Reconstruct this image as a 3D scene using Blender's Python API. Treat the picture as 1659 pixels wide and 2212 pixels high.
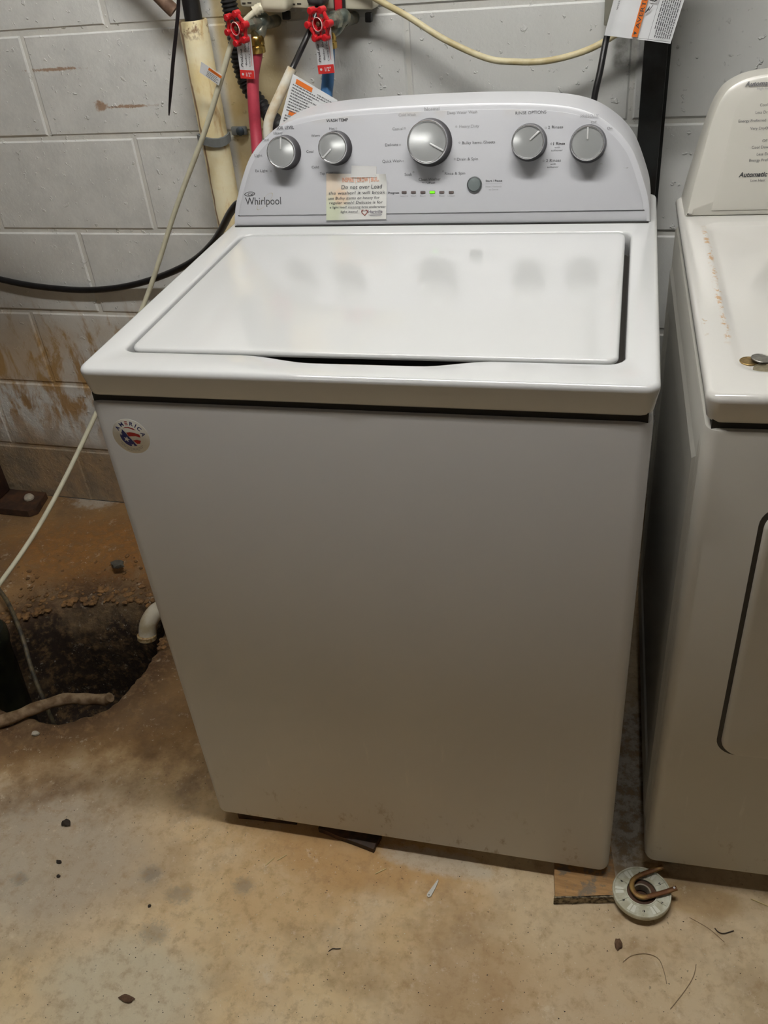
import bpy, bmesh, math, random
from mathutils import Vector, Matrix, noise
R = math.radians
for o in list(bpy.data.objects): bpy.data.objects.remove(o)
SC = bpy.context.scene
COL = SC.collection
rnd = random.Random(7)

# ------------------------------------------------------------------ camera, world, lights, exposure
cam = bpy.data.objects.new('camera', bpy.data.cameras.new('camera'))
COL.objects.link(cam)
cam.location = (1.2851, -1.7753, 1.3944)
cam.rotation_euler = (R(54.2975), R(4.9899), R(15.4899))
cam.data.sensor_fit = 'VERTICAL'; cam.data.sensor_height = 36.0
cam.data.lens = 1932.8 / 2212 * 36.0
cam.data.clip_start = 0.02
SC.camera = cam
world = bpy.data.worlds.new('world'); SC.world = world
world.use_nodes = True
world.node_tree.nodes['Background'].inputs[0].default_value = (0.9, 0.95, 1.0, 1)
world.node_tree.nodes['Background'].inputs[1].default_value = 0.02

SC.view_settings.view_transform = 'Standard'
SC.view_settings.look = 'None'
SC.view_settings.gamma = 1.0
SC.view_settings.use_curve_mapping = False
SC.view_settings.exposure = 0.0
TUBE_STRENGTH = 105.0     # fluorescent tubes: built as fixtures under the ceiling further down

# ------------------------------------------------------------------ materials
def lin(r, g, b):
    f = lambda x: (x / 255 / 12.92) if x / 255 <= 0.04045 else ((x / 255 + 0.055) / 1.055) ** 2.4
    return (f(r), f(g), f(b), 1)

class NT:
    def __init__(s, name):
        s.m = bpy.data.materials.new(name); s.m.use_nodes = True
        s.t = s.m.node_tree; s.b = s.t.nodes['Principled BSDF']
        s._pos = None
    def n(s, typ): return s.t.nodes.new(typ)
    def put(s, sock, v):
        if isinstance(v, bpy.types.NodeSocket): s.t.links.new(v, sock)
        elif v is not None: sock.default_value = v
    def pos(s):
        if s._pos is None: s._pos = s.n('ShaderNodeNewGeometry').outputs['Position']
        return s._pos
    def obj(s): return s.n('ShaderNodeTexCoord').outputs['Object']
    def xyz(s, vec):
        k = s.n('ShaderNodeSeparateXYZ'); s.put(k.inputs[0], vec); return k.outputs
    def math(s, op, a, b=None, clamp=False):
        k = s.n('ShaderNodeMath'); k.operation = op; k.use_clamp = clamp
        s.put(k.inputs[0], a)
        if b is not None: s.put(k.inputs[1], b)
        return k.outputs[0]
    def noise(s, vec, scale, detail=4, rough=0.55, dist=0):
        k = s.n('ShaderNodeTexNoise'); s.put(k.inputs['Vector'], vec)
        k.inputs['Scale'].default_value = scale; k.inputs['Detail'].default_value = min(detail, 5)
        k.inputs['Roughness'].default_value = rough; k.inputs['Distortion'].default_value = dist
        return k.outputs['Fac']
    def voro(s, vec, scale):
        k = s.n('ShaderNodeTexVoronoi'); s.put(k.inputs['Vector'], vec); k.inputs['Scale'].default_value = scale
        return k.outputs['Distance']
    def ramp(s, v, a, b, lo=0.0, hi=1.0, smooth=True):
        k = s.n('ShaderNodeMapRange'); k.clamp = True
        if smooth: k.interpolation_type = 'SMOOTHSTEP'
        s.put(k.inputs['Value'], v)
        if smooth and a > b: a, b, lo, hi = b, a, hi, lo
        k.inputs['From Min'].default_value = a; k.inputs['From Max'].default_value = b
        k.inputs['To Min'].default_value = lo; k.inputs['To Max'].default_value = hi
        return k.outputs['Result']
    def mix(s, fac, a, b):
        k = s.n('ShaderNodeMix'); k.data_type = 'RGBA'
        s.put(k.inputs[0], fac); s.put(k.inputs[6], a); s.put(k.inputs[7], b)
        return k.outputs[2]
    def mapv(s, vec, scale=(1, 1, 1), rot=(0, 0, 0), loc=(0, 0, 0)):
        k = s.n('ShaderNodeMapping'); s.put(k.inputs[0], vec)
        k.inputs['Scale'].default_value = scale; k.inputs['Rotation'].default_value = rot; k.inputs['Location'].default_value = loc
        return k.outputs[0]
    def blob(s, x, y, cx, cy, rx, ry, nz=None, amp=0.6, soft=0.5):
        dx = s.math('DIVIDE', s.math('SUBTRACT', x, cx), rx); dy = s.math('DIVIDE', s.math('SUBTRACT', y, cy), ry)
        d = s.math('SQRT', s.math('ADD', s.math('MULTIPLY', dx, dx), s.math('MULTIPLY', dy, dy)))
        if nz is not None: d = s.math('ADD', d, s.math('MULTIPLY', s.math('SUBTRACT', nz, 0.5), amp * 2))
        return s.ramp(d, 1.0 + soft * 0.5, 1.0 - soft * 0.5)
    def bump(s, h, strength, dist=0.001, prev=None):
        k = s.n('ShaderNodeBump'); k.inputs['Strength'].default_value = strength; k.inputs['Distance'].default_value = dist
        s.put(k.inputs['Height'], h)
        if prev is not None: s.put(k.inputs['Normal'], prev)
        return k.outputs[0]
    def fin(s, col, rough=0.5, metal=0.0, normal=None, coat=0.0, emit=None, est=0.0, spec=None):
        s.put(s.b.inputs['Base Color'], col); s.put(s.b.inputs['Roughness'], rough)
        s.b.inputs['Metallic'].default_value = metal
        if normal is not None: s.put(s.b.inputs['Normal'], normal)
        s.b.inputs['Coat Weight'].default_value = coat; s.b.inputs['Coat Roughness'].default_value = 0.05
        if spec is not None: s.b.inputs['Specular IOR Level'].default_value = spec
        if emit: s.put(s.b.inputs['Emission Color'], emit); s.b.inputs['Emission Strength'].default_value = est
        return s.m

MATS = {}
def M(name, col, rough=0.5, metal=0.0, var=0.0, scale=30, bump=0.0, bscale=150, coat=0.0, col2=None, spec=None):
    if name in MATS: return MATS[name]
    k = NT(name); c = col
    o = k.obj()
    if var or col2:
        d = col2 or tuple(x * (1 - var) for x in col[:3]) + (1,)
        c = k.mix(k.ramp(k.noise(o, scale, 5), 0.35, 0.65), col, d)
    nm = k.bump(k.noise(o, bscale, 4), bump, 0.001) if bump else None
    MATS[name] = k.fin(c, rough, metal, nm, coat, spec=spec)
    return MATS[name]

def wall_material(name, base, mortar=False):
    k = NT(name); p = k.pos(); x, y, z = k.xyz(p)[0:3]
    nbig = k.noise(p, 3.2, 5); nmid = k.noise(p, 14, 6, 0.65); nfine = k.noise(p, 90, 4, 0.6)
    base = k.mix(k.ramp(x, 0.42, 0.62), base, tuple(v * 0.71 for v in base[:3]) + (1,))   # light balance put into the wall colour: left brighter, right darker
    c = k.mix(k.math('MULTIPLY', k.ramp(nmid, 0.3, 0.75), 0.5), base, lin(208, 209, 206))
    # faint dirt
    c = k.mix(k.math('MULTIPLY', k.ramp(nbig, 0.5, 0.75), 0.18), c, lin(156, 154, 148))
    # small scuffs
    sc = k.ramp(k.noise(k.mapv(p, (1, 1, 0.45)), 38, 6, 0.72), 0.70, 0.76)
    c = k.mix(k.math('MULTIPLY', sc, 0.55), c, lin(96, 88, 76))
    # yellow leak stain around the standpipe
    yl = k.math('MULTIPLY', k.ramp(k.math('ADD', x, k.math('MULTIPLY', k.math('SUBTRACT', nbig, 0.5), 0.16)), 0.615, 0.53), k.ramp(x, 0.425, 0.445))
    yl = k.math('MULTIPLY', yl, k.ramp(z, 0.72, 0.8))
    yc = k.mix(k.ramp(k.noise(p, 9, 5), 0.35, 0.7), lin(222, 204, 158), lin(196, 168, 104))
    c = k.mix(k.math('MULTIPLY', yl, 0.9), c, yc)
    # rust washes on the lower left
    st = k.noise(k.mapv(p, (3.2, 1, 1.35), (0, R(32), 0)), 5.5, 7, 0.68, 0.4)
    low = k.math('MULTIPLY', k.ramp(z, 0.66, 0.50), k.ramp(z, 0.16, 0.3))
    low = k.math('MULTIPLY', low, k.ramp(x, 0.35, 0.15))
    rust = k.math('MULTIPLY', k.ramp(k.math('ADD', st, k.math('MULTIPLY', k.ramp(z, 0.62, 0.42), 0.07)), 0.50, 0.66), low)
    c = k.mix(k.math('MULTIPLY', rust, 0.9), c, k.mix(nmid, lin(196, 152, 84), lin(150, 112, 58)))
    band = k.math('MULTIPLY', k.math('MULTIPLY', k.ramp(z, 0.60, 0.50), k.ramp(z, 0.34, 0.40)), k.ramp(x, 0.3, 0.1))
    c = k.mix(k.math('MULTIPLY', band, k.ramp(nbig, 0.3, 0.62, 0.1, 0.6)), c, lin(188, 154, 98))
    # damp earth brown at the foot of the wall
    foot = k.ramp(k.math('ADD', z, k.math('MULTIPLY', k.math('SUBTRACT', nbig, 0.5), 0.3)), 0.24, 0.13)
    c = k.mix(k.math('MULTIPLY', foot, 0.85), c, k.mix(k.ramp(nmid, 0.35, 0.65), lin(176, 142, 92), lin(136, 116, 84)))
    # a few rusty dabs higher up
    nd = k.noise(p, 70, 5, 0.7)
    dab = k.math('MAXIMUM', k.blob(x, z, 0.145, 1.045, 0.012, 0.009, nd, 1.6, 0.8), k.blob(x, z, 0.055, 1.118, 0.05, 0.003, nd, 2.2, 0.9))
    dab = k.math('MAXIMUM', dab, k.blob(x, z, 0.21, 1.042, 0.05, 0.0028, nd, 2.4, 0.9))
    c = k.mix(k.math('MULTIPLY', dab, 0.75), c, lin(160, 112, 58))
    # soot beside the steel post
    soot = k.math('MULTIPLY', k.ramp(x, 1.175, 1.19), k.ramp(x, 1.245, 1.235))
    soot = k.math('MULTIPLY', soot, k.math('MULTIPLY', k.ramp(z, 1.06, 1.085), k.ramp(z, 1.15, 1.13)))
    c = k.mix(k.math('MULTIPLY', soot, k.ramp(nmid, 0.3, 0.7, 0.35, 0.95)), c, lin(66, 64, 56))
    gr = k.blob(x, z, -0.35, 0.62, 0.22, 0.14, nmid, 0.5, 1.0)
    c = k.mix(k.math('MULTIPLY', gr, 0.45), c, lin(112, 100, 82))
    h = k.math('ADD', k.math('MULTIPLY', nmid, 0.6), k.math('MULTIPLY', nfine, 0.5))
    chip = k.ramp(k.noise(p, 60, 3, 0.6), 0.62, 0.70)
    h = k.math('ADD', h, k.math('MULTIPLY', chip, 0.6))
    rough_low = k.math('MULTIPLY', k.ramp(z, 0.5, 0.2), k.math('MULTIPLY', k.noise(p, 40, 6, 0.7), 2.2))
    h = k.math('ADD', h, rough_low)
    return k.fin(c, 0.55, normal=k.bump(h, 0.8, 0.0028))

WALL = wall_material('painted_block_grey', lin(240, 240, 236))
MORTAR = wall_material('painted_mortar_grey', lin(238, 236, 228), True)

def floor_material():
    k = NT('stained_concrete'); p = k.pos(); x, y, z = k.xyz(p)[0:3]
    n1 = k.noise(p, 2.6, 6, 0.6); n2 = k.noise(p, 9, 6, 0.65); n3 = k.noise(p, 45, 5, 0.7); n4 = k.noise(p, 220, 3, 0.6)
    tan = lin(234, 210, 166); tan2 = lin(218, 186, 138); pale = lin(240, 224, 194)
    c = k.mix(k.ramp(n1, 0.36, 0.62), tan, tan2)
    c = k.mix(k.math('MULTIPLY', k.ramp(n2, 0.42, 0.72), 0.45), c, pale)
    c = k.mix(k.math('MULTIPLY', k.ramp(k.noise(k.mapv(p, loc=(3, 5, 0)), 6, 6, 0.6), 0.5, 0.68), 0.4), c, lin(160, 136, 104))
    # paler, pinkish side in front of the dryer
    c = k.mix(k.math('MULTIPLY', k.ramp(x, 0.95, 1.3), 0.55), c, lin(206, 186, 156))
    # ochre run in front of the washer
    c = k.mix(k.math('MULTIPLY', k.blob(x, y, 0.88, -0.93, 0.2, 0.07, n2, 0.5, 0.9), 0.6), c, lin(186, 140, 78))
    c = k.mix(k.math('MULTIPLY', k.blob(x, y, 1.10, -1.17, 0.09, 0.16, n2, 0.6, 0.9), 0.5), c, lin(164, 128, 82))
    c = k.mix(k.math('MULTIPLY', k.blob(x, y, 1.44, -0.89, 0.07, 0.03, n3, 0.5, 0.6), 0.6), c, lin(160, 128, 76))
    # greyer worn concrete at the left front
    c = k.mix(k.math('MULTIPLY', k.blob(x, y, 0.30, -1.05, 0.22, 0.16, n2, 0.5, 0.9), 0.7), c, lin(182, 174, 160))
    c = k.mix(k.math('MULTIPLY', k.blob(x, y, 0.58, -1.24, 0.13, 0.09, n2, 0.55, 0.7), 0.7), c, lin(216, 208, 182))
    c = k.mix(k.math('MULTIPLY', k.blob(x, y, 1.02, -0.915, 0.10, 0.022, n3, 0.5, 0.6), 0.7), c, lin(208, 198, 178))
    c = k.mix(k.math('MULTIPLY', k.blob(x, y, 1.325, -0.68, 0.035, 0.21, n2, 0.25, 0.6), 0.8), c, k.mix(k.ramp(n3, 0.4, 0.6), lin(186, 180, 170), lin(120, 108, 90)))
    for cx, cy, rr in ((0.53, -1.045, 0.018), (0.595, -1.07, 0.02), (0.585, -1.14, 0.022), (0.70, -1.03, 0.018), (0.30, -1.105, 0.014)):
        c = k.mix(k.math('MULTIPLY', k.blob(x, y, cx, cy, rr, rr * 0.8, k.noise(p, 90, 5, 0.75), 1.5, 1.2), 0.5), c, lin(124, 118, 108))
    # wet brown earth around the pit and along the wall
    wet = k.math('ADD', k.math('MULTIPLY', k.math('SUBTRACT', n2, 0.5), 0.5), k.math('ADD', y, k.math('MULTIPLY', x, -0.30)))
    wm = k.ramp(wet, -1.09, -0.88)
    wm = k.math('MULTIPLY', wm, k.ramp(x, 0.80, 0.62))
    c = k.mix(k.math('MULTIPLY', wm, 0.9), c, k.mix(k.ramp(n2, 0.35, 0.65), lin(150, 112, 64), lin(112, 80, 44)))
    ox = k.blob(x, y, 0.02, -0.22, 0.34, 0.14, n2, 0.4, 0.9)
    c = k.mix(k.math('MULTIPLY', ox, 0.8), c, k.mix(k.ramp(n3, 0.35, 0.7), lin(168, 116, 56), lin(120, 84, 44)))
    c = k.mix(k.math('MULTIPLY', k.blob(x, y, -0.20, 0.0, 0.06, 0.04, n3, 0.7, 0.6), 0.8), c, lin(196, 186, 170))
    # damp ring inside and around the pit
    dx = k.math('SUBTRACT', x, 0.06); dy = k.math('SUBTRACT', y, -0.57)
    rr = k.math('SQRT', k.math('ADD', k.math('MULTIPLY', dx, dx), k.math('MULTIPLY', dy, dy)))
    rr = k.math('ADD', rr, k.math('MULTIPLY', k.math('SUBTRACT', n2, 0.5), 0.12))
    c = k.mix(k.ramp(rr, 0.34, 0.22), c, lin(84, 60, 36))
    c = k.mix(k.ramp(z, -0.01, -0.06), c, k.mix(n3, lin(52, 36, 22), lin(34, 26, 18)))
    # specks
    c = k.mix(k.math('MULTIPLY', k.ramp(k.noise(p, 130, 3, 0.6), 0.64, 0.74), 0.55), c, lin(90, 72, 50))
    c = k.mix(k.math('MULTIPLY', k.ramp(k.noise(k.mapv(p, loc=(9, 2, 0)), 150, 2, 0.5), 0.70, 0.77), 0.5), c, lin(240, 230, 210))
    c = k.mix(k.math('MULTIPLY', k.ramp(n3, 0.46, 0.72), 0.5), c, lin(162, 128, 86))
    c = k.mix(k.math('MULTIPLY', k.ramp(k.noise(k.mapv(p, loc=(1, 7, 0)), 4.2, 8, 0.72), 0.52, 0.66), 0.4), c, lin(150, 124, 88))
    c = k.mix(k.math('MULTIPLY', k.ramp(k.noise(k.mapv(p, loc=(4, 1, 0)), 28, 6, 0.75), 0.58, 0.7), 0.4), c, lin(236, 222, 196))
    h = k.math('ADD', k.math('MULTIPLY', n2, 0.9), k.math('ADD', k.math('MULTIPLY', n3, 0.5), k.math('MULTIPLY', n4, 0.18)))
    crumb = k.math('MULTIPLY', k.ramp(y, -0.5, -0.3), k.math('MULTIPLY', n3, 2.5))
    h = k.math('ADD', h, crumb)
    return k.fin(c, 0.8, normal=k.bump(h, 0.7, 0.005))
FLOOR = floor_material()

def enamel(name, col, rough, coat, dirt=False, rust=False):
    k = NT(name); o = k.obj(); x, y, z = k.xyz(o)[0:3]; c = col
    n = k.noise(o, 220, 3)
    if dirt:
        d = k.noise(k.mapv(o, (1, 1, 0.6)), 26, 7, 0.72)
        m = k.math('MULTIPLY', k.ramp(d, 0.56, 0.68), k.ramp(z, 0.19, 0.05))
        c = k.mix(k.math('MULTIPLY', m, 0.55), c, lin(120, 92, 50))
        m2 = k.math('MULTIPLY', k.ramp(k.noise(k.mapv(o, (9, 9, 1.2)), 7, 4, 0.6), 0.60, 0.72), k.math('MULTIPLY', k.ramp(z, 0.36, 0.26), k.ramp(z, 0.10, 0.16)))
        c = k.mix(k.math('MULTIPLY', m2, 0.22), c, lin(236, 232, 224))
    if rust:
        b = k.math('ABSOLUTE', k.math('SUBTRACT', x, k.math('ADD', 0.034, k.math('MULTIPLY', k.math('SUBTRACT', k.noise(o, 18, 3), 0.5), 0.012))))
        m = k.math('MULTIPLY', k.ramp(b, 0.0058, 0.001), k.ramp(k.noise(k.mapv(o, (1, 0.7, 1)), 90, 5, 0.7), 0.47, 0.60))
        m = k.math('MULTIPLY', m, k.math('MULTIPLY', k.ramp(y, 0.12, 0.16), k.ramp(y, 0.56, 0.5)))
        c = k.mix(k.math('MULTIPLY', m, 0.8), c, lin(190, 138, 62))
        e = k.math('MULTIPLY', k.ramp(k.math('ABSOLUTE', k.math('SUBTRACT', x, 0.012)), 0.006, 0.002), k.ramp(k.noise(o, 60, 5, 0.7), 0.64, 0.72))
        e = k.math('MULTIPLY', e, k.ramp(y, 0.4, 0.3))
        c = k.mix(k.math('MULTIPLY', e, 0.7), c, lin(176, 140, 80))
    return k.fin(c, rough, normal=k.bump(n, 0.04, 0.0004), coat=coat)
WHITE_TOP = enamel('white_enamel_gloss', lin(214, 215, 214), 0.10, 0.5)
WHITE_BODY = enamel('white_enamel_satin', lin(205, 204, 202), 0.42, 0.0, dirt=True)
WHITE_PLASTIC = enamel('white_console_plastic', lin(206, 207, 211), 0.30, 0.0)
D_TOP = enamel('dryer_enamel_gloss', lin(212, 210, 204), 0.12, 0.5, rust=True)
D_BODY = enamel('dryer_enamel_satin', lin(196, 193, 184), 0.42, 0.0, dirt=True)
D_SIDE = D_BODY
D_PLASTIC = enamel('dryer_console_plastic', lin(202, 199, 189), 0.3, 0.1)

def panel_mat():
    k = NT('panel_overlay_grey'); o = k.obj(); x, y, z = k.xyz(o)[0:3]
    c = lin(190, 191, 195)
    sc = k.math('MULTIPLY', k.ramp(k.noise(k.mapv(o, (1, 1, 3)), 34, 6, 0.75), 0.66, 0.72), 0.5)
    sc = k.math('MULTIPLY', sc, k.math('MAXIMUM', k.ramp(x, 0.11, 0.04), k.ramp(x, 0.56, 0.62)))
    c = k.mix(sc, c, lin(120, 116, 112))
    br = k.math('MULTIPLY', k.ramp(k.noise(o, 16, 5), 0.5, 0.65), k.ramp(z, 1.07, 1.09))
    c = k.mix(k.math('MULTIPLY', br, 0.35), c, lin(176, 166, 148))
    return k.fin(c, 0.38)
PANEL = panel_mat()
TXT_D = M('print_dark_grey', lin(62, 62, 64), 0.6)
TXT_M = M('print_mid_grey', lin(104, 104, 106), 0.6)
TXT_F = M('print_faded_grey', lin(160, 160, 162), 0.6)
BLACK = M('black_rubber', lin(34, 33, 34), 0.45, bump=0.1)
BLACKGLOSS = M('black_cable', lin(30, 29, 30), 0.35, var=0.4, scale=60)
CHROME = M('chrome', lin(222, 222, 224), 0.14, 0.75)
POINTER = M('bright_pointer', lin(226, 226, 226), 0.25, 0.2)
KNOBCAP = M('satin_silver_cap', lin(182, 184, 183), 0.16, 0.35)
KNOBSIDE = M('dark_chrome_side', lin(64, 61, 64), 0.22, 0.75)
DARK = M('dark_gap', lin(40, 38, 36), 0.8)
STEELP = M('blackened_steel', lin(44, 46, 46), 0.5, 0.4, col2=lin(30, 27, 24), scale=14, bump=0.2, bscale=60)
RUST = M('brown_rust', lin(92, 62, 40), 0.75, 0.1, col2=lin(58, 40, 28), scale=24, bump=0.6, bscale=70)
RUSTDK = M('dark_painted_steel', lin(70, 44, 34), 0.6, 0.1, col2=lin(48, 32, 26), scale=18, bump=0.3, bscale=60)
OLDPIPE = M('old_brown_pipe', lin(140, 112, 92), 0.7, 0.1, col2=lin(94, 70, 54), scale=40, bump=0.5, bscale=80)
REDMETAL = M('red_wheel_paint', lin(196, 30, 38), 0.28, 0.0, coat=0.4)
BRASS = M('brass', lin(206, 172, 96), 0.25, 1.0)
GALV = M('dull_valve_metal', lin(176, 170, 150), 0.4, 0.8, col2=lin(120, 130, 124), scale=50, bump=0.2)
REDHOSE = M('red_hose_rubber', lin(190, 66, 84), 0.5, var=0.15, scale=50)
BLUEHOSE = M('blue_hose_rubber', lin(74, 124, 176), 0.5, var=0.15, scale=50)
CREAM = M('cream_cable_jacket', lin(226, 222, 196), 0.45, var=0.12, scale=40)
CREAM2 = M('yellowed_cable_jacket', lin(216, 206, 170), 0.45, col2=lin(188, 172, 128), scale=25)
STRIPM = M('aged_white_plastic', lin(214, 208, 186), 0.4, var=0.1, scale=20)
PLUGM = M('ivory_plug_plastic', lin(224, 218, 194), 0.35)
PAPER = M('tag_paper_white', lin(226, 227, 228), 0.5, var=0.04, scale=30)
ORANGE = M('warning_orange', lin(226, 116, 36), 0.5)
TAGRED = M('tag_print_red', lin(214, 52, 48), 0.5)
TAPE = M('cloudy_tape', lin(210, 209, 207), 0.3)
PVCW = M('white_pvc', lin(226, 218, 198), 0.4, col2=lin(198, 182, 146), scale=24)
GREYPL = M('grey_clamp_plastic', lin(132, 136, 136), 0.5, var=0.2, scale=40)
GREYPAINT = M('grey_painted_strip', lin(140, 138, 126), 0.6, var=0.2, scale=30)
WOOD = NT('weathered_plank')
_o = WOOD.obj()
WOOD = WOOD.fin(WOOD.mix(WOOD.ramp(WOOD.noise(_o, 45, 6, 0.7), 0.5, 0.62), WOOD.mix(WOOD.ramp(WOOD.noise(WOOD.mapv(_o, (3, 30, 3)), 6, 4), 0.3, 0.7), lin(184, 144, 94), lin(156, 118, 74)), lin(128, 112, 92)), 0.75, normal=WOOD.bump(WOOD.noise(_o, 160, 5, 0.7), 0.5, 0.002))
WOODDK = M('dark_wet_wood', lin(84, 56, 34), 0.7, col2=lin(50, 36, 24), scale=40, bump=0.6, bscale=120)
CRUST = M('plank_edge_crust', lin(70, 62, 50), 0.9, col2=lin(170, 156, 128), scale=150, bump=1.0, bscale=260)

def pvc_old():
    k = NT('yellowed_rusty_pvc'); p = k.pos(); x, y, z = k.xyz(p)[0:3]
    n = k.noise(p, 12, 6, 0.65)
    c = k.mix(k.ramp(n, 0.35, 0.7), lin(236, 226, 192), lin(226, 206, 152))
    s = k.noise(k.mapv(p, (4, 4, 1.0)), 9, 6, 0.7, 0.2)
    c = k.mix(k.math('MULTIPLY', k.ramp(s, 0.53, 0.68), 0.65), c, lin(190, 144, 78))
    xs = k.math('ADD', x, k.math('MULTIPLY', k.math('SUBTRACT', k.noise(k.mapv(p, (1, 1, 1)), 16, 3), 0.5), 0.02))
    ln = k.ramp(k.math('ABSOLUTE', k.math('SUBTRACT', xs, 0.392)), 0.004, 0.0012)
    c = k.mix(k.math('MULTIPLY', ln, 0.85), c, lin(112, 70, 26))
    top = k.math('MULTIPLY', k.ramp(z, 1.15, 1.19), k.ramp(k.noise(p, 40, 5, 0.7), 0.5, 0.62))
    c = k.mix(top, c, lin(120, 78, 34))
    return k.fin(c, 0.4)
PVCOLD = pvc_old()

# ------------------------------------------------------------------ mesh helpers
class MB:
    def __init__(s): s.v = []; s.f = []
    def add(s, vs, fs, T=None):
        b = len(s.v)
        s.v += [tuple(T @ Vector(p)) if T is not None else tuple(p) for p in vs]
        s.f += [tuple(b + i for i in f) for f in fs]
        return s
    def box(s, c, d, rot=None, bev=0.0, seg=2):
        bm = bmesh.new(); bmesh.ops.create_cube(bm, size=1.0)
        for v in bm.verts: v.co = Vector((v.co.x * d[0], v.co.y * d[1], v.co.z * d[2]))
        if bev: bmesh.ops.bevel(bm, geom=list(bm.edges), offset=bev, segments=seg, profile=0.5, affect='EDGES')
        bm.verts.index_update()
        T = Matrix.Translation(c) @ (rot.to_4x4() if rot is not None else Matrix.Identity(4))
        s.add([v.co.copy() for v in bm.verts], [[v.index for v in f.verts] for f in bm.faces], T); bm.free()
        return s
    def loops(s, L, cap0=False, cap1=False, T=None):
        n = len(L[0]); vs = [p for l in L for p in l]; fs = []
        for i in range(len(L) - 1):
            for j in range(n):
                a = i * n + j; b = i * n + (j + 1) % n
                fs.append((a, b, b + n, a + n))
        if cap0: fs.append(tuple(reversed(range(n))))
        if cap1: fs.append(tuple(range((len(L) - 1) * n, len(L) * n)))
        return s.add(vs, fs, T)
    def lathe(s, prof, n=32, T=None, cap0=True, cap1=True):
        L = [[(r * math.cos(2 * math.pi * j / n), r * math.sin(2 * math.pi * j / n), h) for j in range(n)] for r, h in prof]
        return s.loops(L, cap0, cap1, T)
    def tube(s, path, r, n=10, flat=1.0, caps=True, sm=6):
        P = [Vector(p) for p in path]
        if sm and len(P) > 2: P = spline(P, sm)
        rr = r if callable(r) else (lambda t: r)
        tang = []
        for i in range(len(P)):
            a = P[max(i - 1, 0)]; b = P[min(i + 1, len(P) - 1)]; tang.append((b - a).normalized())
        up = Vector((0, 0, 1)) if abs(tang[0].z) < 0.9 else Vector((0, 1, 0))
        nx = tang[0].cross(up).normalized(); L = []
        for i, p in enumerate(P):
            nx = (nx - tang[i] * nx.dot(tang[i])).normalized(); ny = tang[i].cross(nx)
            q = rr(i / max(1, len(P) - 1))
            L.append([p + nx * q * math.cos(2 * math.pi * j / n) + ny * q * flat * math.sin(2 * math.pi * j / n) for j in range(n)])
        return s.loops(L, caps, caps)
    def poly(s, pts, T=None): return s.add(pts, [tuple(range(len(pts)))], T)
    def build(s, name, mat, parent=None, origin=None, sharp=35, smooth=True):
        me = bpy.data.meshes.new(name)
        o0 = Vector(origin) if origin is not None else Vector((0, 0, 0))
        me.from_pydata([Vector(v) - o0 for v in s.v], [], s.f); me.update()
        bm = bmesh.new(); bm.from_mesh(me); bmesh.ops.recalc_face_normals(bm, faces=bm.faces); bm.to_mesh(me); bm.free()
        if smooth:
            for p in me.polygons: p.use_smooth = True
            me.set_sharp_from_angle(angle=R(sharp))
        me.materials.append(mat)
        o = bpy.data.objects.new(name, me); COL.objects.link(o)
        if parent is not None: o.parent = parent
        else: o.location = o0
        return o

def spline(P, k):
    out = []
    for i in range(len(P) - 1):
        a = P[max(i - 1, 0)]; b = P[i]; c = P[i + 1]; d = P[min(i + 2, len(P) - 1)]
        for j in range(k):
            t = j / k
            out.append(0.5 * ((2 * b) + (c - a) * t + (2 * a - 5 * b + 4 * c - d) * t * t + (3 * b - a - 3 * c + d) * t ** 3))
    out.append(P[-1]); return out

def align(axis, loc=(0, 0, 0), spin=0.0):
    a = Vector(axis).normalized()
    return Matrix.Translation(loc) @ a.to_track_quat('Z', 'Y').to_matrix().to_4x4() @ Matrix.Rotation(spin, 4, 'Z')

def thing(name, label, cat, loc=(0, 0, 0), rz=0.0, group=None):
    o = bpy.data.objects.new(name, None); COL.objects.link(o)
    o.empty_display_size = 0.05; o.location = loc; o.rotation_euler = (0, 0, rz)
    return tag(o, label, cat, group)
def tag(o, label, cat, group=None, kind=None):
    o['label'] = label; o['category'] = cat
    if group: o['group'] = group
    if kind: o['kind'] = kind
    return o
def struct(o): o['kind'] = 'structure'; return o

_tc = {}
def text_mesh(t, shear=0.0, bold=0.0):
    key = (t, shear, bold)
    if key not in _tc:
        cu = bpy.data.curves.new('t', 'FONT'); cu.body = t; cu.shear = shear; cu.offset = bold; cu.resolution_u = 3; cu.fill_mode = 'FRONT'
        ob = bpy.data.objects.new('t', cu); COL.objects.link(ob)
        me = bpy.data.meshes.new_from_object(ob)
        vs = [(v.co.x, v.co.y) for v in me.vertices]; fs = [tuple(p.vertices) for p in me.polygons]
        bpy.data.objects.remove(ob); bpy.data.curves.remove(cu); bpy.data.meshes.remove(me)
        _tc[key] = (vs, fs)
    return _tc[key]
CAP = 0.70
def put_text(mb, t, T, cx=0, cy=0, w=None, h=0.004, shear=0.0, bold=0.0, left=False, rot=0.0):
    """flat lettering in the XY plane of T; (cx,cy) is the centre, or the left end of the base line"""
    vs, fs = text_mesh(t, shear, bold)
    if not vs: return
    x0 = min(v[0] for v in vs); x1 = max(v[0] for v in vs)
    sy = h / CAP; sx = sy if w is None else w / (x1 - x0)
    c, s_ = math.cos(rot), math.sin(rot); out = []
    for x, y in vs:
        if left: a, b = (x - x0) * sx, y * sy
        else: a, b = (x - (x0 + x1) / 2) * sx, (y - CAP / 2) * sy
        out.append((cx + a * c - b * s_, cy + a * s_ + b * c, 0))
    mb.add(out, fs, T)
def rect(mb, T, x0, x1, y0, y1): mb.add([(x0, y0, 0), (x1, y0, 0), (x1, y1, 0), (x0, y1, 0)], [(0, 1, 2, 3)], T)
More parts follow.
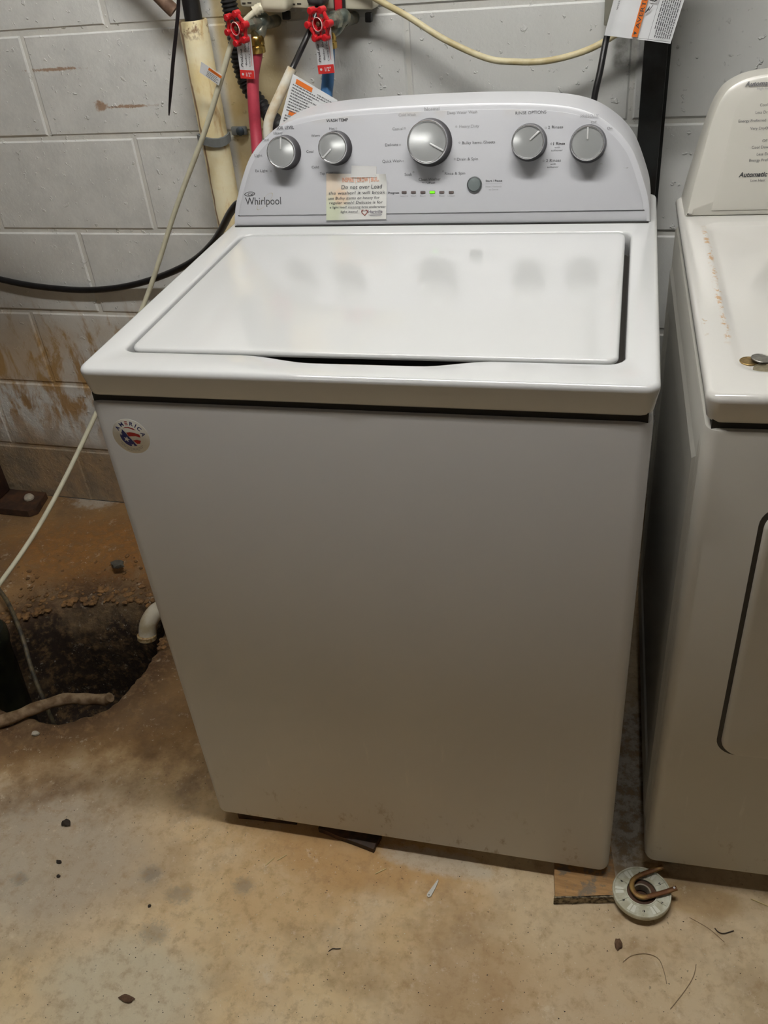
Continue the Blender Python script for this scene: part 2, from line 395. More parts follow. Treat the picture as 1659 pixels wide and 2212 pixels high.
def ring(mb, T, cx, cy, r0, r1, n=20, sy=1.0, rot=0.0):
    L = []
    for r in (r0, r1):
        l = []
        for j in range(n):
            a = 2 * math.pi * j / n; x = r * math.cos(a); y = r * math.sin(a) * sy
            l.append((cx + x * math.cos(rot) - y * math.sin(rot), cy + x * math.sin(rot) + y * math.cos(rot), 0))
        L.append(l)
    mb.loops(L, T=T)

def rrect(x0, x1, y0, y1, r, k=6, m=24):
    """rounded rectangle, constant point count, counter-clockwise from the front-left corner"""
    P = []
    cs = [(x0 + r, y0 + r, 180), (x1 - r, y0 + r, 270), (x1 - r, y1 - r, 0), (x0 + r, y1 - r, 90)]
    for i, (cx, cy, a0) in enumerate(cs):
        for j in range(k + 1):
            a = R(a0 + 90 * j / k); P.append((cx + r * math.cos(a), cy + r * math.sin(a)))
        nx, ny, b0 = cs[(i + 1) % 4]
        e = (nx + r * math.cos(R(b0)), ny + r * math.sin(R(b0))); s = P[-1]
        for j in range(1, m): P.append((s[0] + (e[0] - s[0]) * j / m, s[1] + (e[1] - s[1]) * j / m))
    return P
def lift(P, z): return [(x, y, z) for x, y in P]

# ------------------------------------------------------------------ the room
ROOM = (-1.6, 3.4, -4.6, 0.0, 2.60)
# floor: rings around the sump pit, widening out to the walls
CTR = (0.07, -0.57)
RT = [(-180, .262), (-150, .235), (-120, .20), (-92, .192), (-58, .222), (-38, .224), (-10, .205), (14, .20), (56, .228), (104, .195), (140, .205), (160, .225), (180, .262)]
def pit_r(deg):
    for (a, ra), (b, rb) in zip(RT, RT[1:]):
        if a <= deg <= b:
            t = (deg - a) / (b - a); t = t * t * (3 - 2 * t); return ra + (rb - ra) * t
    return RT[0][1]
NS = 240
def floor_ring(fn):
    out = []
    for j in range(NS):
        deg = -180 + 360 * j / NS; a = R(deg); rr = pit_r(deg)
        rr += 0.008 * noise.noise(Vector((math.cos(a) * 4, math.sin(a) * 4, 0))) + 0.004 * noise.noise(Vector((math.cos(a) * 17, math.sin(a) * 17, 3)))
        far = max(0.0, math.sin(a)) ** 0.7                       # the far lip is an eroded slope
        r, z = fn(rr, far, deg)
        x = CTR[0] + r * math.cos(a); y = CTR[1] + r * math.sin(a)
        x = min(max(x, ROOM[0]), ROOM[1]); y = min(max(y, ROOM[2]), ROOM[3])
        nz = 0.0
        if z > -0.3: nz = 0.004 * noise.noise(Vector((x * 9, y * 9, 0))) * max(0, 1 - max(0, r - rr) / 0.5) + far * 0.006 * noise.noise(Vector((x * 30, y * 30, z * 30))) * max(0, 1 - max(0, r - rr) / 0.3)
        out.append((x, y, z + nz))
    return out
mb = MB()
FR = [lambda rr, f, d: (rr * 0.35, -0.42), lambda rr, f, d: (rr * 0.86 - .02, -0.40), lambda rr, f, d: (rr * 0.93 - .02, -0.30),
      lambda rr, f, d: (rr * 0.97 - .03 * f, -0.18), lambda rr, f, d: (rr - .035 * f, -0.10), lambda rr, f, d: (rr - .02 * f - .002, -0.05 - 0.02 * f),
      lambda rr, f, d: (rr - .004, -0.02 - 0.03 * f), lambda rr, f, d: (rr, -0.006 - 0.034 * f), lambda rr, f, d: (rr + 0.006, -0.001 - 0.034 * f)]
for e in (0.02, 0.04, 0.06, 0.09, 0.12, 0.15, 0.19, 0.24, 0.30, 0.38, 0.5, 0.7, 1.0, 1.5, 2.2, 3.2, 5.0, 9.0):
    FR.append(lambda rr, f, d, e=e: (rr + e, -0.032 * f * max(0.0, 1 - e / 0.22)))
L = [floor_ring(f) for f in FR]
mb.loops(L, cap0=True)
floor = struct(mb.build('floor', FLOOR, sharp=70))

# block wall
BH, BL, J = 0.2032, 0.4064, 0.0095
Z0 = 0.7808
mb = MB(); mb.box((0.9, 0.058, 1.30), (5.0, 0.11, 2.60))
wall_back = struct(mb.build('wall_back', MORTAR))
def block_mesh(w, h, name):
    b = 0.0032; m = MB()
    o = [(-w / 2, 0.0, -h / 2), (w / 2, 0.0, -h / 2), (w / 2, 0.0, h / 2), (-w / 2, 0.0, h / 2)]
    l0 = [(x, 0.02, z) for x, _, z in o]; l1 = [(x, b * 0.8, z) for x, _, z in o]
    l2 = [(x - math.copysign(b, x), 0.0, z - math.copysign(b, z)) for x, _, z in o]
    m.loops([l0, l1, l2], cap1=True)
    me = bpy.data.meshes.new(name); me.from_pydata(m.v, [], m.f); me.update()
    bm = bmesh.new(); bm.from_mesh(me); bmesh.ops.recalc_face_normals(bm, faces=bm.faces); bm.to_mesh(me); bm.free()
    me.materials.append(WALL); return me
bfull = block_mesh(BL - J, BH - J, 'block'); bfoot = block_mesh(BL - J, 0.1712 - J / 2, 'block_cut'); btop = block_mesh(BL - J, 2.60 - (Z0 + 8 * BH) - J / 2, 'block_top')
def add_block(me, x, z):
    o = bpy.data.objects.new('block', me); COL.objects.link(o); o.parent = wall_back
    o.location = (x + rnd.uniform(-.0012, .0012), rnd.uniform(-0.0006, 0.0009), z + rnd.uniform(-.0008, .0008)); o.rotation_euler = (0, rnd.uniform(-.002, .002), 0)
for kz in range(-4, 9):
    # joints at even courses below the reference line fall on x = 0, the others half a block on
    off = 0.0 if kz % 2 == 1 else BH
    for i in range(-4, 9):
        xc = off + i * BL + BL / 2
        if xc < -1.5 or xc > 3.3: continue
        if kz == -4: add_block(bfoot, xc, 0.1712 / 2 - J / 4)
        elif kz == 8: add_block(btop, xc, (Z0 + 8 * BH + 2.60) / 2 + J / 4)
        else: add_block(bfull, xc, Z0 + kz * BH + BH / 2)
PAINT2 = M('room_wall_paint', lin(112, 108, 100), 0.85, var=0.15, scale=4)
CEILM = M('joist_ceiling', lin(96, 80, 60), 0.85, var=0.25, scale=6)
for nm, c, d in (('wall_left', (-1.65, -2.3, 1.30), (0.1, 4.6, 2.60)), ('wall_right', (3.45, -2.3, 1.30), (0.1, 4.6, 2.60)), ('wall_front', (0.9, -4.65, 1.30), (5.0, 0.1, 2.60))):
    struct(MB().box(c, d).build(nm, PAINT2))
struct(MB().box((0.9, -2.3, 2.65), (5.0, 4.6, 0.1)).build('ceiling', CEILM))

# ------------------------------------------------------------------ fluorescent fixtures
TUBEM = NT('fluorescent_glow').fin((1, 1, 1, 1), 0.4, emit=(1.0, 0.99, 0.965, 1), est=TUBE_STRENGTH)
FIXM = M('white_fixture_metal', lin(210, 208, 200), 0.5)
TUBEDIM = NT('fluorescent_glow_dim').fin((1, 1, 1, 1), 0.4, emit=(1.0, 0.99, 0.965, 1), est=TUBE_STRENGTH * 0.5)  # weaker copy of the tube glow, keeps the shade under the washer dark
def fixture(loc, tubes, label, length=1.2, rz=0.0, glow=TUBEM):
    r = thing('ceiling_light', label, 'ceiling light', loc, rz)
    MB().box((0, 0, .045), (length + .06, .12, .05), None, .004).build('housing', FIXM, r)
    MB().box((0, 0, .118), (.03, .03, .10)).build('hanger', FIXM, r)
    for x in (-length / 2 - .015, length / 2 + .015): MB().box((x, 0, .012), (.018, .12, .03), None, .003).build('lamp_holder', FIXM, r)
    for y in tubes: MB().tube([(-length / 2, y, 0), (length / 2, y, 0)], .013, 16, sm=0).build('tube', glow, r)
    return r
fixture((1.0, -.935, 2.36), (-.032, .032), 'twin-tube fluorescent fixture hung above the washing machine')
fixture((.12, -3.74, 2.27), (0.0,), 'single-tube fluorescent fixture hung across the room', 0.6, 0.0, TUBEDIM)

# ------------------------------------------------------------------ washing machine
WTX= [('SOIL LEVEL', 0.1126, 0.1517, 0.0299, 0.0041, 'd'), ('Heavy', 0.0999, 0.1444, 0.0154, 0.0034, 'm'), ('Med', 0.0773, 0.1348, 0.0115, 0.0035, 'm'), ('Light', 0.0636, 0.1115, 0.0134, 0.0035, 'm'), ('Ex Light', 0.0673, 0.0881, 0.0216, 0.0036, 'm'), ('WASH TEMP', 0.2, 0.1596, 0.0359, 0.004, 'd'), ('Hot', 0.1908, 0.1478, 0.0089, 0.0034, 'm'), ('Warm', 0.1629, 0.1383, 0.0147, 0.0034, 'm'), ('Cool', 0.1523, 0.1151, 0.0119, 0.0035, 'm'), ('Cold', 0.1602, 0.0914, 0.012, 0.0035, 'm'), ('Tap Cold', 0.1783, 0.0815, 0.0212, 0.0035, 'm'), ('Normal', 0.3524, 0.1705, 0.0232, 0.0046, 'f'), ('Cold Wash', 0.3135, 0.1634, 0.0272, 0.0036, 'f'), ('Deep Water Wash', 0.3996, 0.1637, 0.0464, 0.0036, 'f'), ('Casual', 0.298, 0.1441, 0.0171, 0.0037, 'f'), ('Delicate', 0.2879, 0.1212, 0.021, 0.0037, 'm'), ('Quick Wash', 0.2878, 0.0973, 0.0309, 0.0038, 'm'), ('Soak', 0.3144, 0.077, 0.012, 0.0038, 'm'), ('Clean Washer', 0.3486, 0.069, 0.035, 0.0038, 'm'), ('with', 0.3405, 0.0644, 0.0082, 0.0021, 'm'), ('affresh', 0.351, 0.0636, 0.0127, 0.0027, 'di'), ('Heavy Duty', 0.4108, 0.144, 0.0307, 0.0036, 'f'), ('Bulky Items /Sheets', 0.4254, 0.1206, 0.0508, 0.0036, 'm'), ('Drain & Spin', 0.4085, 0.0972, 0.0326, 0.0037, 'm'), ('Rinse & Spin', 0.389, 0.0769, 0.0322, 0.0037, 'm'), ('Progress', 0.2902, 0.05, 0.0179, 0.0028, 'd'), ('Start / Pause', 0.4503, 0.0647, 0.0256, 0.0027, 'd'), ('Hold 3 Seconds', 0.4499, 0.0562, 0.0245, 0.002, 'f'), ('to Cancel', 0.4497, 0.052, 0.0144, 0.002, 'f'), ('RINSE OPTIONS', 0.5037, 0.1597, 0.0459, 0.0038, 'm'), ('2 Rinses', 0.5412, 0.1384, 0.0224, 0.0035, 'm'), ('1 Rinse', 0.5475, 0.1153, 0.0172, 0.0036, 'd'), ('with', 0.5449, 0.1099, 0.0083, 0.0021, 'm'), ('softener', 0.5447, 0.1059, 0.0172, 0.0023, 'm'), ('2 Rinses', 0.5401, 0.0919, 0.0222, 0.0036, 'm'), ('with', 0.5398, 0.0868, 0.0083, 0.0021, 'm'), ('softener', 0.5397, 0.0825, 0.0171, 0.0023, 'm'), ('PRESOAK', 0.5904, 0.1517, 0.0268, 0.0038, 'f'), ('Off', 0.5969, 0.1433, 0.0087, 0.0032, 'f'), ('On', 0.6202, 0.1341, 0.0073, 0.0032, 'm'), ('Sensing', 0.3071, 0.0451, 0.0129, 0.0021, 'f'), ('Wash', 0.3224, 0.0449, 0.0091, 0.0021, 'f'), ('Rinse', 0.3377, 0.0446, 0.009, 0.0021, 'f'), ('Spin', 0.3528, 0.0444, 0.0067, 0.0021, 'f'), ('Done', 0.3682, 0.0441, 0.0089, 0.0021, 'f'), ('Locked', 0.3834, 0.0438, 0.0111, 0.0021, 'f')]
DOTS= [(0.1982, 0.1476), (0.3095, 0.1443), (0.3015, 0.1205), (0.3064, 0.0967), (0.3227, 0.0801), (0.3905, 0.1439), (0.3957, 0.121), (0.3887, 0.0976), (0.3702, 0.0803), (0.5267, 0.1378), (0.5358, 0.1153), (0.5253, 0.0915), (0.0839, 0.0867)]
LED= [(0.3072, 0.0503), (0.3224, 0.05), (0.3377, 0.0497), (0.3528, 0.0495), (0.3681, 0.0492), (0.3833, 0.0489)]
DTX= [('Automatic', 0.0796, 0.1862, 0.0064, 'bi'), ('High Heat', 0.0972, 0.1806, 0.0036, 'f'), ('Cool Down', 0.1037, 0.1576, 0.0039, 'm'), ('Less Dry', 0.0986, 0.1475, 0.0039, 'm'), ('Energy Preferred', 0.0754, 0.1363, 0.0039, 'm'), ('Very Dry', 0.0932, 0.1252, 0.0039, 'm'), ('Off', 0.1123, 0.1074, 0.0039, 'm'), ('Cool Down', 0.0982, 0.0983, 0.004, 'm'), ('Less Dry', 0.1063, 0.0885, 0.004, 'm'), ('Energy Preferred', 0.0965, 0.0798, 0.004, 'm'), ('Automatic', 0.0831, 0.0582, 0.0067, 'bid'), ('Low Heat', 0.1013, 0.051, 0.0038, 'm')]

W = 0.699
washer = thing('washing_machine', 'white top-load washing machine with five silver knobs and closed lid', 'washing machine', (0.6055, -0.9218, 0), 0.0380)
def cabinet(parent, mat, w, d, zb, zt, inset, name='cabinet'):
    m = MB(); L = []
    x0, x1, y0, y1 = inset, w - inset, 0.0008, d - 0.01
    L.append(lift(rrect(x0 + .006, x1 - .006, y0 + .006, y1 - .006, .012, 5, 2), zb + 0.0))
    L.append(lift(rrect(x0 + .0015, x1 - .0015, y0 + .0015, y1, .015, 5, 2), zb + .0015))
    L.append(lift(rrect(x0, x1, y0, y1, .016, 5, 2), zb + .006))
    L.append(lift(rrect(x0, x1, y0, y1, .016, 5, 2), zt - .006))
    L.append(lift(rrect(x0 + .0018, x1 - .0018, y0 + .0018, y1, .015, 5, 2), zt - .0016))
    L.append(lift(rrect(x0 + .006, x1 - .006, y0 + .006, y1 - .006, .012, 5, 2), zt))
    m.loops(L, True, True)
    return m.build(name, mat, parent)
cab = cabinet(washer, WHITE_BODY, W, 0.67, 0.034, 0.8800, 0.004)
cab['label'] = 'white cabinet front with dirt spots near the floor'
# dark strip under the deck, stands in for the shade in the gap
MB().box((W / 2, 0.337, 0.8845), (W - 0.020, 0.660, 0.012)).build('gap_shade_strip', DARK, washer)
# deck with the lid opening
def front_cut(P, depth):
    out = []
    for x, y in P:
        if y < 0.2:
            t = 0.0
            if 0.205 < x < 0.515:
                if x < 0.30: t = (x - 0.205) / 0.095
                elif x > 0.43: t = (0.515 - x) / 0.085
                else: t = 1.0
                t = t * t * (3 - 2 * t)
            y -= depth * t
        out.append((x, y))
    return out
K, MM = 8, 40
RR = lambda i, r, d1=0.676: rrect(i, W - i, i, d1 - i, max(r, .003), K, MM)
OPEN = lambda i, r: rrect(0.0385 + i, 0.6605 - i, 0.054 + i, 0.4885 - i, r, K, MM)
H = 0.926
L = [lift(RR(.014, .012), H - .038), lift(RR(.0068, .014), H - .0385), lift(RR(.0048, .015), H - .0365), lift(RR(.0040, .016), H - .033), lift(RR(0.0, .017), H - .008)]
for a in range(1, 7):
    t = R(90 * a / 6); L.append(lift(RR(.0068 * (1 - math.cos(t)), .017 - .003 * (1 - math.cos(t))), H - .0068 + .0068 * math.sin(t)))
L.append(lift(front_cut(OPEN(-.004, .024), .0165), H))
L.append(lift(front_cut(OPEN(-.0012, .021), .0165), H - .0012)); L.append(lift(front_cut(OPEN(0, .020), .0165), H - .004))
L.append(lift(front_cut(OPEN(0.0005, .020), .0165), H - .010)); L.append(lift(front_cut(OPEN(.001, .019), .0165), H - .034))
m = MB(); m.loops(L); top = m.build('top_deck', WHITE_TOP, washer, sharp=50)
MB().add(lift(front_cut(OPEN(.0005, .02), .0165), H - .0335), [tuple(range(len(OPEN(.01, .012))))]).build('tub_cover', M('tub_cover_shade', lin(70, 66, 62), 0.7), washer)  # floor of the opening coloured dark for the shade under the lid
# lid
LID = lambda i, r: rrect(0.0455 + i, 0.6535 - i, 0.0600 + i, 0.4835 - i, r, K, MM)
L = [lift(LID(.02, .012), H - .012), lift(LID(.004, .012), H - .0068), lift(LID(0.0004, .016), H - .0062), lift(LID(0, .016), H - .0048)]
for a in range(1, 6):
    t = R(90 * a / 5); L.append(lift(LID(.0045 * (1 - math.cos(t)), .016 - .003 * (1 - math.cos(t))), H - .0045 + .0050 * math.sin(t)))
L.append(lift(LID(.012, .010), H + .0006)); L.append(lift(LID(.10, .01), H + .0004))
m = MB(); m.loops(L, True, True); m.build('lid', WHITE_TOP, washer, sharp=50)
# feet
for x, y in ((.05, .05), (W - .05, .05), (.05, .62), (W - .05, .62)):
    lo = (0.0185 if x > .5 else 0.0232) if y < .1 else 0.0005
    MB().lathe([(.018, lo), (.02, lo + .003), (.018, .0355)], 16, Matrix.Translation((x, y, 0))).build('foot', BLACK, washer)

# console: arched front leaning back 16 degrees
LEAN = R(16); YB = 0.524
def on_face(u, v, off=0.0, zb=H, yb=YB, lean=LEAN):
    return (u, yb + v * math.sin(lean) - off * math.cos(lean), zb + v * math.cos(lean) + off * math.sin(lean))
def face_matrix(off, zb=H, yb=YB, lean=LEAN):
    ex = Vector((1, 0, 0)); ey = Vector((0, math.sin(lean), math.cos(lean))); ez = Vector((0, -math.cos(lean), math.sin(lean)))
    T = Matrix.Identity(4)
    for i, e in enumerate((ex, ey, ez)):
        for j in range(3): T[j][i] = e[j]
    o = Vector((0, yb, zb)) + ez * off
    for j in range(3): T[j][3] = o[j]
    return T
half = [(.0095, .0005), (.0115, .02), (.0175, .045), (.0375, .095), (.0545, .12), (.075, .139), (.10, .155), (.132, .166), (.175, .1725), (.224, .1758), (.285, .1775), (.3495, .178)]
def arch(half, w):
    P = [Vector((a, b, 0)) for a, b in half]; P += [Vector((w - a, b, 0)) for a, b in reversed(half[:-1])]
    Q = spline(P, 5); return [(q.x, q.y) for q in Q]
def inset_poly(P, d, floor_v=None):
    n = len(P); out = []
    for i in range(n):
        a = Vector(P[(i - 1) % n]); b = Vector(P[i]); c = Vector(P[(i + 1) % n])
        n1 = Vector((-(b - a).y, (b - a).x)).normalized() if (b - a).length > 1e-9 else Vector((0, 0)); n2 = Vector((-(c - b).y, (c - b).x)).normalized() if (c - b).length > 1e-9 else n1
        nn = (n1 + n2); nn = nn.normalized() if nn.length > 1e-6 else n1
        kk = max(0.5, nn.dot(n1)); q = b - nn * (d / kk)     # clockwise outline: inward is the right-hand side
        out.append((q.x, q.y))
    if floor_v is not None: out = [(x, max(y, floor_v)) for x, y in out]
    return out
def densify_base(P, k=12):
    a = P[-1]; b = P[0]; return P + [(a[0] + (b[0] - a[0]) * j / k, a[1] + (b[1] - a[1]) * j / k) for j in range(1, k)]
def console_mesh(half, w, yback, zb, yb, lean, edge=.0065, T=None):
    P = densify_base(arch(half, w))
    OF = lambda u, v, off: on_face(u, v, off, zb, yb, lean)
    Pi = inset_poly(P, edge); Pm = inset_poly(P, edge * .3)
    lo = [OF(u, v, 0.0) for u, v in Pi]; mid = [OF(u, v, -edge * .3) for u, v in Pm]; out = [OF(u, v, -edge) for u, v in P]
    back = [(x, yback, z) for x, y, z in out]
    back = [(x, max(yback, y + .004), z) for (x, y, z) in out]
    c = [(w / 2 + (x - w / 2) * .97, y + .004, z - .004) for x, y, z in back]
    m = MB(); m.loops([lo, mid, out, back, c], True, True); return m, P
m, OUT = console_mesh(half, W, 0.652, H, YB, LEAN)
console = m.build('console', WHITE_PLASTIC, washer, sharp=40)
PP = inset_poly(OUT, .0105, .0185)
m = MB(); m.loops([[on_face(u, v, -.001) for u, v in PP], [on_face(u, v, .0006) for u, v in PP], [on_face(u, v, .0009) for u, v in inset_poly(PP, .0006)]], False, True)
m.build('panel_overlay', PANEL, console, sharp=60)
# dark line where the console meets the deck
MB().box((W / 2, YB + .001, H + .0006), (W - .026, .004, .0016)).build('base_seam', DARK, console)
FT = face_matrix(.0013)
TXM = {'d': TXT_D, 'm': TXT_M, 'f': TXT_F}
for t, u, v, w, h, s in WTX:
    m = MB(); put_text(m, t, FT, u, v, w, h * 1.12, shear=.3 if 'i' in s else 0, bold=.012 if s == 'd' else 0)
    m.build('lettering', TXM[s[0]], console, smooth=False)
for u, v in DOTS: m = MB(); ring(m, FT, u, v, .0009, .0014, 14); m.build('dial_dot', TXT_F, console, smooth=False)
m = MB(); rect(m, FT, .4375, .463, .0602, .0605); m.build('print_line', TXT_F, console, smooth=False)
tD = MB()
# logo word, swirl emblem
m = MB(); put_text(m, 'Whirlpool', FT, .0667, .0412, .0630, .0118); m.build('logo_word', TXT_D, console, smooth=False)
ring(tD, FT, .0438, .0524, .0082, .0095, 28, 0.36, R(4)); ring(tD, FT, .0452, .0520, .0040, .0050, 24, 0.38, R(8)); ring(tD, FT, .0466, .0516, .0004, .0012, 12, 0.5)
tD.build('logo_swirl', TXT_D, console, smooth=False)
g = MB(); ring(g, face_matrix(.0015), .0697, .0403, .0186, .0191, 48, 0.28, R(41))
g.build('gold_swoosh', M('print_gold', lin(186, 166, 84), 0.4, 0.3), console, smooth=False)
# progress lights
LEDOFF = M('indicator_dark', lin(96, 84, 82), 0.35)
LEDON = NT('indicator_green').fin(lin(90, 200, 20), 0.4, emit=(0.25, 0.9, 0.03, 1), est=0.7)
for i, (u, v) in enumerate(LED):
    m = MB(); T = face_matrix(.0012) @ Matrix.Translation((u, v, 0))
    m.loops([lift([(x - 0, y - 0) for x, y in rrect(-.0041, .0041, -.0019, .0019, .0009, 3, 2)], 0), lift(rrect(-.0038, .0038, -.0016, .0016, .0008, 3, 2), .0007)], False, True, T)
    o = m.build('indicator_light', LEDON if i == 3 else LEDOFF, washer)
    if i == 3: o['label'] = 'lit green indicator'
    if i == 3:
        m = MB(); m.loops([lift(rrect(-.0046, .0046, -.0024, .0024, .001, 3, 2), -.0002), lift(rrect(-.0045, .0045, -.0023, .0023, .001, 3, 2), .0001)], False, True, T); m.build('indicator_bezel', LEDOFF, o)
# start button
T = face_matrix(.001) @ Matrix.Translation((.4199, .0598, 0))
b = MB().lathe([(.0118, 0), (.0116, .0022), (.0104, .0026), (.0102, .0012)], 32, T, False, False).build('start_button', M('button_bezel', lin(96, 100, 100), 0.4, 0.3), washer)
MB().lathe([(.0100, .0005), (.0100, .0030), (.0092, .0040), (.006, .0044), (.0001, .0045)], 32, T, False, True).build('button_cap', M('button_grey', lin(112, 120, 120), 0.3), b)
# knobs
def knob(u, v, r, ang, ln, root, mats=(KNOBSIDE, CHROME, KNOBCAP), T0=None, hh=.024):
    T = (T0 or face_matrix(.001)) @ Matrix.Translation((u, v, 0))
    k = MB().lathe([(r * 1.13, 0), (r * 1.10, .004), (r * 1.02, .010), (r * 1.0, hh - .003)], 48, T, False, False).build('knob', mats[0], root)
    MB().lathe([(r * 1.0, hh - .0045), (r * 1.015, hh - .0025), (r * 1.0, hh - .0006), (r * .97, hh), (r * .935, hh - .0002), (r * .91, hh - .0016), (r * .90, hh - .002)], 48, T, False, False).build('chrome_ring', mats[1], k)
    MB().lathe([(r * .905, hh - .0018), (r * .6, hh - .0013), (r * .3, hh - .0010), (.0001, hh - .0009)], 48, T, False, True).build('knob_cap', mats[2], k)
    a = R(ang); d = Vector((math.cos(a), math.sin(a), 0)); s = r * .93 - ln
    rot = Matrix.Rotation(a, 3, 'Z')
    TT = T @ Matrix.Translation(d * (s + ln / 2) + Vector((0, 0, hh - .0006)))
    m = MB(); mm = MB().box((0, 0, 0), (ln, .0026, .0026), rot, .0009, 2); m.add(mm.v, mm.f, TT); m.build('pointer', POINTER, k)
    return k
for u, v, r, ang, ln in ((.1108, .1144, .0236, 86, .0178), (.1972, .1186, .0232, -138, .0185), (.3492, .1225, .0312, -27, .0245), (.5026, .1180, .0240, 41, .0185), (.5900, .1135, .0240, 91, .0170)):
    knob(u, v, r, ang, ln, washer)

# round sticker on the cabinet front
SC0 = (.0524, .8317)
stk = thing('round_sticker', 'round white sticker lettered AMERICA with stars and stripes on washer front', 'sticker', (0, 0, 0))
stk.location = washer.matrix_basis @ Vector((SC0[0], .0006, SC0[1])); stk.rotation_euler = (0, 0, 0.0380)
TS = Matrix(((1, 0, 0, 0), (0, 0, -1, 0), (0, 1, 0, 0), (0, 0, 0, 1)))
MB().lathe([(.0258, 0), (.0258, .0003), (.0256, .0004)], 48, TS).build('sticker_disc', M('sticker_white', lin(232, 230, 222), 0.3), stk)
def mmpoly(name, mat, polys, off):
    m = MB(); T = TS @ Matrix.Translation((0, 0, off))
    for P in polys: m.add([(x / 1000, y / 1000, 0) for x, y in P], [tuple(range(len(P)))], T)
    return m.build(name, mat, stk, smooth=False)
BLUE = M('sticker_blue', lin(36, 44, 120), 0.4); SRED = M('sticker_red', lin(176, 30, 36), 0.4)
mmpoly('blue_field', BLUE, [[(-10.24, 10.89), (-6.4, 5.14), (-3.53, -0.22), (1.19, -6.9), (5.42, -13.88), (1.33, -14.34), (-4.94, -14.69), (-10.16, -11.25), (-13.93, -5.87), (-15.45, -0.4), (-14.82, 3.33), (-12.0, 6.0), (-10.95, 7.66)]], .0006)
mmpoly('red_stripes', SRED, [[(-8.93, 11.64), (-4.8, 13.9), (0.5, 14.16), (5.72, 12.61), (9.67, 9.63), (5.14, 10.53), (-0.77, 12.74), (-5.13, 12.75)],
                             [(-5.38, 5.65), (0.07, 6.4), (6.0, 5.79), (12.75, 3.4), (13.31, -0.93), (6.81, 0.79), (-3.47, 0.01)], [(1.0, -5.99), (6.6, -4.75), (12.49, -5.59), (10.33, -10.34), (5.81, -10.83), (3.15, -7.72)]], .0006)
def star(cx, cy, r, a0=90): return [(cx + (r if i % 2 == 0 else r * .42) * math.cos(R(a0 + 36 * i)), cy + (r if i % 2 == 0 else r * .42) * math.sin(R(a0 + 36 * i))) for i in range(10)]
mmpoly('white_stars', PAPER, [star(-7.04, -4.11, 4.6, 70), star(-.6, -13.2, 2.6, 60), star(-13.2, 3.6, 2.4, 60)], .0008)
lt, lr = MB(), MB()
for ch, x, y in zip('AMERICA', (-15.84, -9.23, -1.9, 5.3, 10.62, 14.7, 18.16), (11.98, 17.6, 19.6, 18.93, 16.25, 12.16, 4.14)):
    a = math.atan2(y, x) - math.pi / 2
    if ch == 'E':
        for q in (-2.2, 0, 2.2): rect(lr, TS @ Matrix.Translation((x / 1000, y / 1000, .0006)) @ Matrix.Rotation(a, 4, 'Z'), -.0021, .0021, (q - .55) / 1000, (q + .55) / 1000)
    else: put_text(lt, ch, TS @ Matrix.Translation((0, 0, .0006)), x / 1000, y / 1000, None, .0056, bold=.03, rot=a)
lt.build('sticker_lettering', BLUE, stk, smooth=False); lr.build('letter_bars', SRED, stk, smooth=False)
sl = MB()
for rr_, a0, a1 in ((.0178, 205, 318), (.0198, 212, 310), (.0218, 240, 290)):
    a = a0
    while a < a1:
        e = min(a1, a + rnd.uniform(4, 12)); n = 3
        T = TS @ Matrix.Translation((0, 0, .0006))
        sl.loops([[((rr_ + q) * math.cos(R(a + (e - a) * t / n)), (rr_ + q) * math.sin(R(a + (e - a) * t / n)), 0) for t in range(n + 1)] for q in (0, .0005)], T=T); a = e + 2
sl.build('small_print', TXT_F, stk, smooth=False)

# handwritten note taped to the console
def sheet(corners, nu, nv, fn, th=.0003):
    """thin sheet: corners bl, br, tr, tl; fn(s,t) -> offset vector"""
    bl, br, tr, tl = [Vector(c) for c in corners]; n = (br - bl).cross(tl - bl).normalized(); m = MB(); g = []
    for side in (0, 1):
        for j in range(nv + 1):
            for i in range(nu + 1):
                s, t = i / nu, j / nv
                g.append(bl * (1 - s) * (1 - t) + br * s * (1 - t) + tr * s * t + tl * (1 - s) * t + fn(s, t) * n + n * th * side)
    N = (nu + 1) * (nv + 1); fs = []
    for j in range(nv):
        for i in range(nu):
            a = j * (nu + 1) + i; fs.append((a, a + nu + 1, a + nu + 2, a + 1)); fs.append((N + a, N + a + 1, N + a + nu + 2, N + a + nu + 1))
    edge = [i for i in range(nu + 1)] + [j * (nu + 1) + nu for j in range(1, nv + 1)] + [nv * (nu + 1) + i for i in range(nu - 1, -1, -1)] + [j * (nu + 1) for j in range(nv - 1, 0, -1)]
    for a, b in zip(edge, edge[1:] + edge[:1]): fs.append((a, b, N + b, N + a))
    m.add(g, fs); return m
nt = thing('paper_note', 'handwritten paper note about overloading, taped to the washer console', 'note', (0, 0, 0))
NO = washer.matrix_basis @ Vector(on_face(.1757, .0093, .0015)); nt.location = NO; nt.rotation_euler = (0, 0, .0380)
base = Vector(on_face(.1757, .0093, .0015)); TN = Matrix.Translation(-base) @ face_matrix(.0016)
def note_mat():
    k = NT('printed_note_paper'); o = k.obj(); x, y, z = k.xyz(o)[0:3]
    n = k.noise(o, 32, 4)
    xs = k.math('ADD', x, k.math('MULTIPLY', k.math('SUBTRACT', n, 0.5), 0.04))
    left = k.ramp(xs, .045, .012)
    c = k.mix(k.math('MULTIPLY', left, .75), lin(226, 225, 220), k.mix(k.ramp(z, .018, .05), lin(204, 212, 176), lin(228, 206, 180)))
    c = k.mix(k.math('MULTIPLY', k.blob(x, z, .026, .034, .012, .012, n, .3, .8), .5), c, lin(236, 196, 160))
    return k.fin(c, 0.6)
F = lambda u, v: Vector(on_face(u, v, .0016)) - base
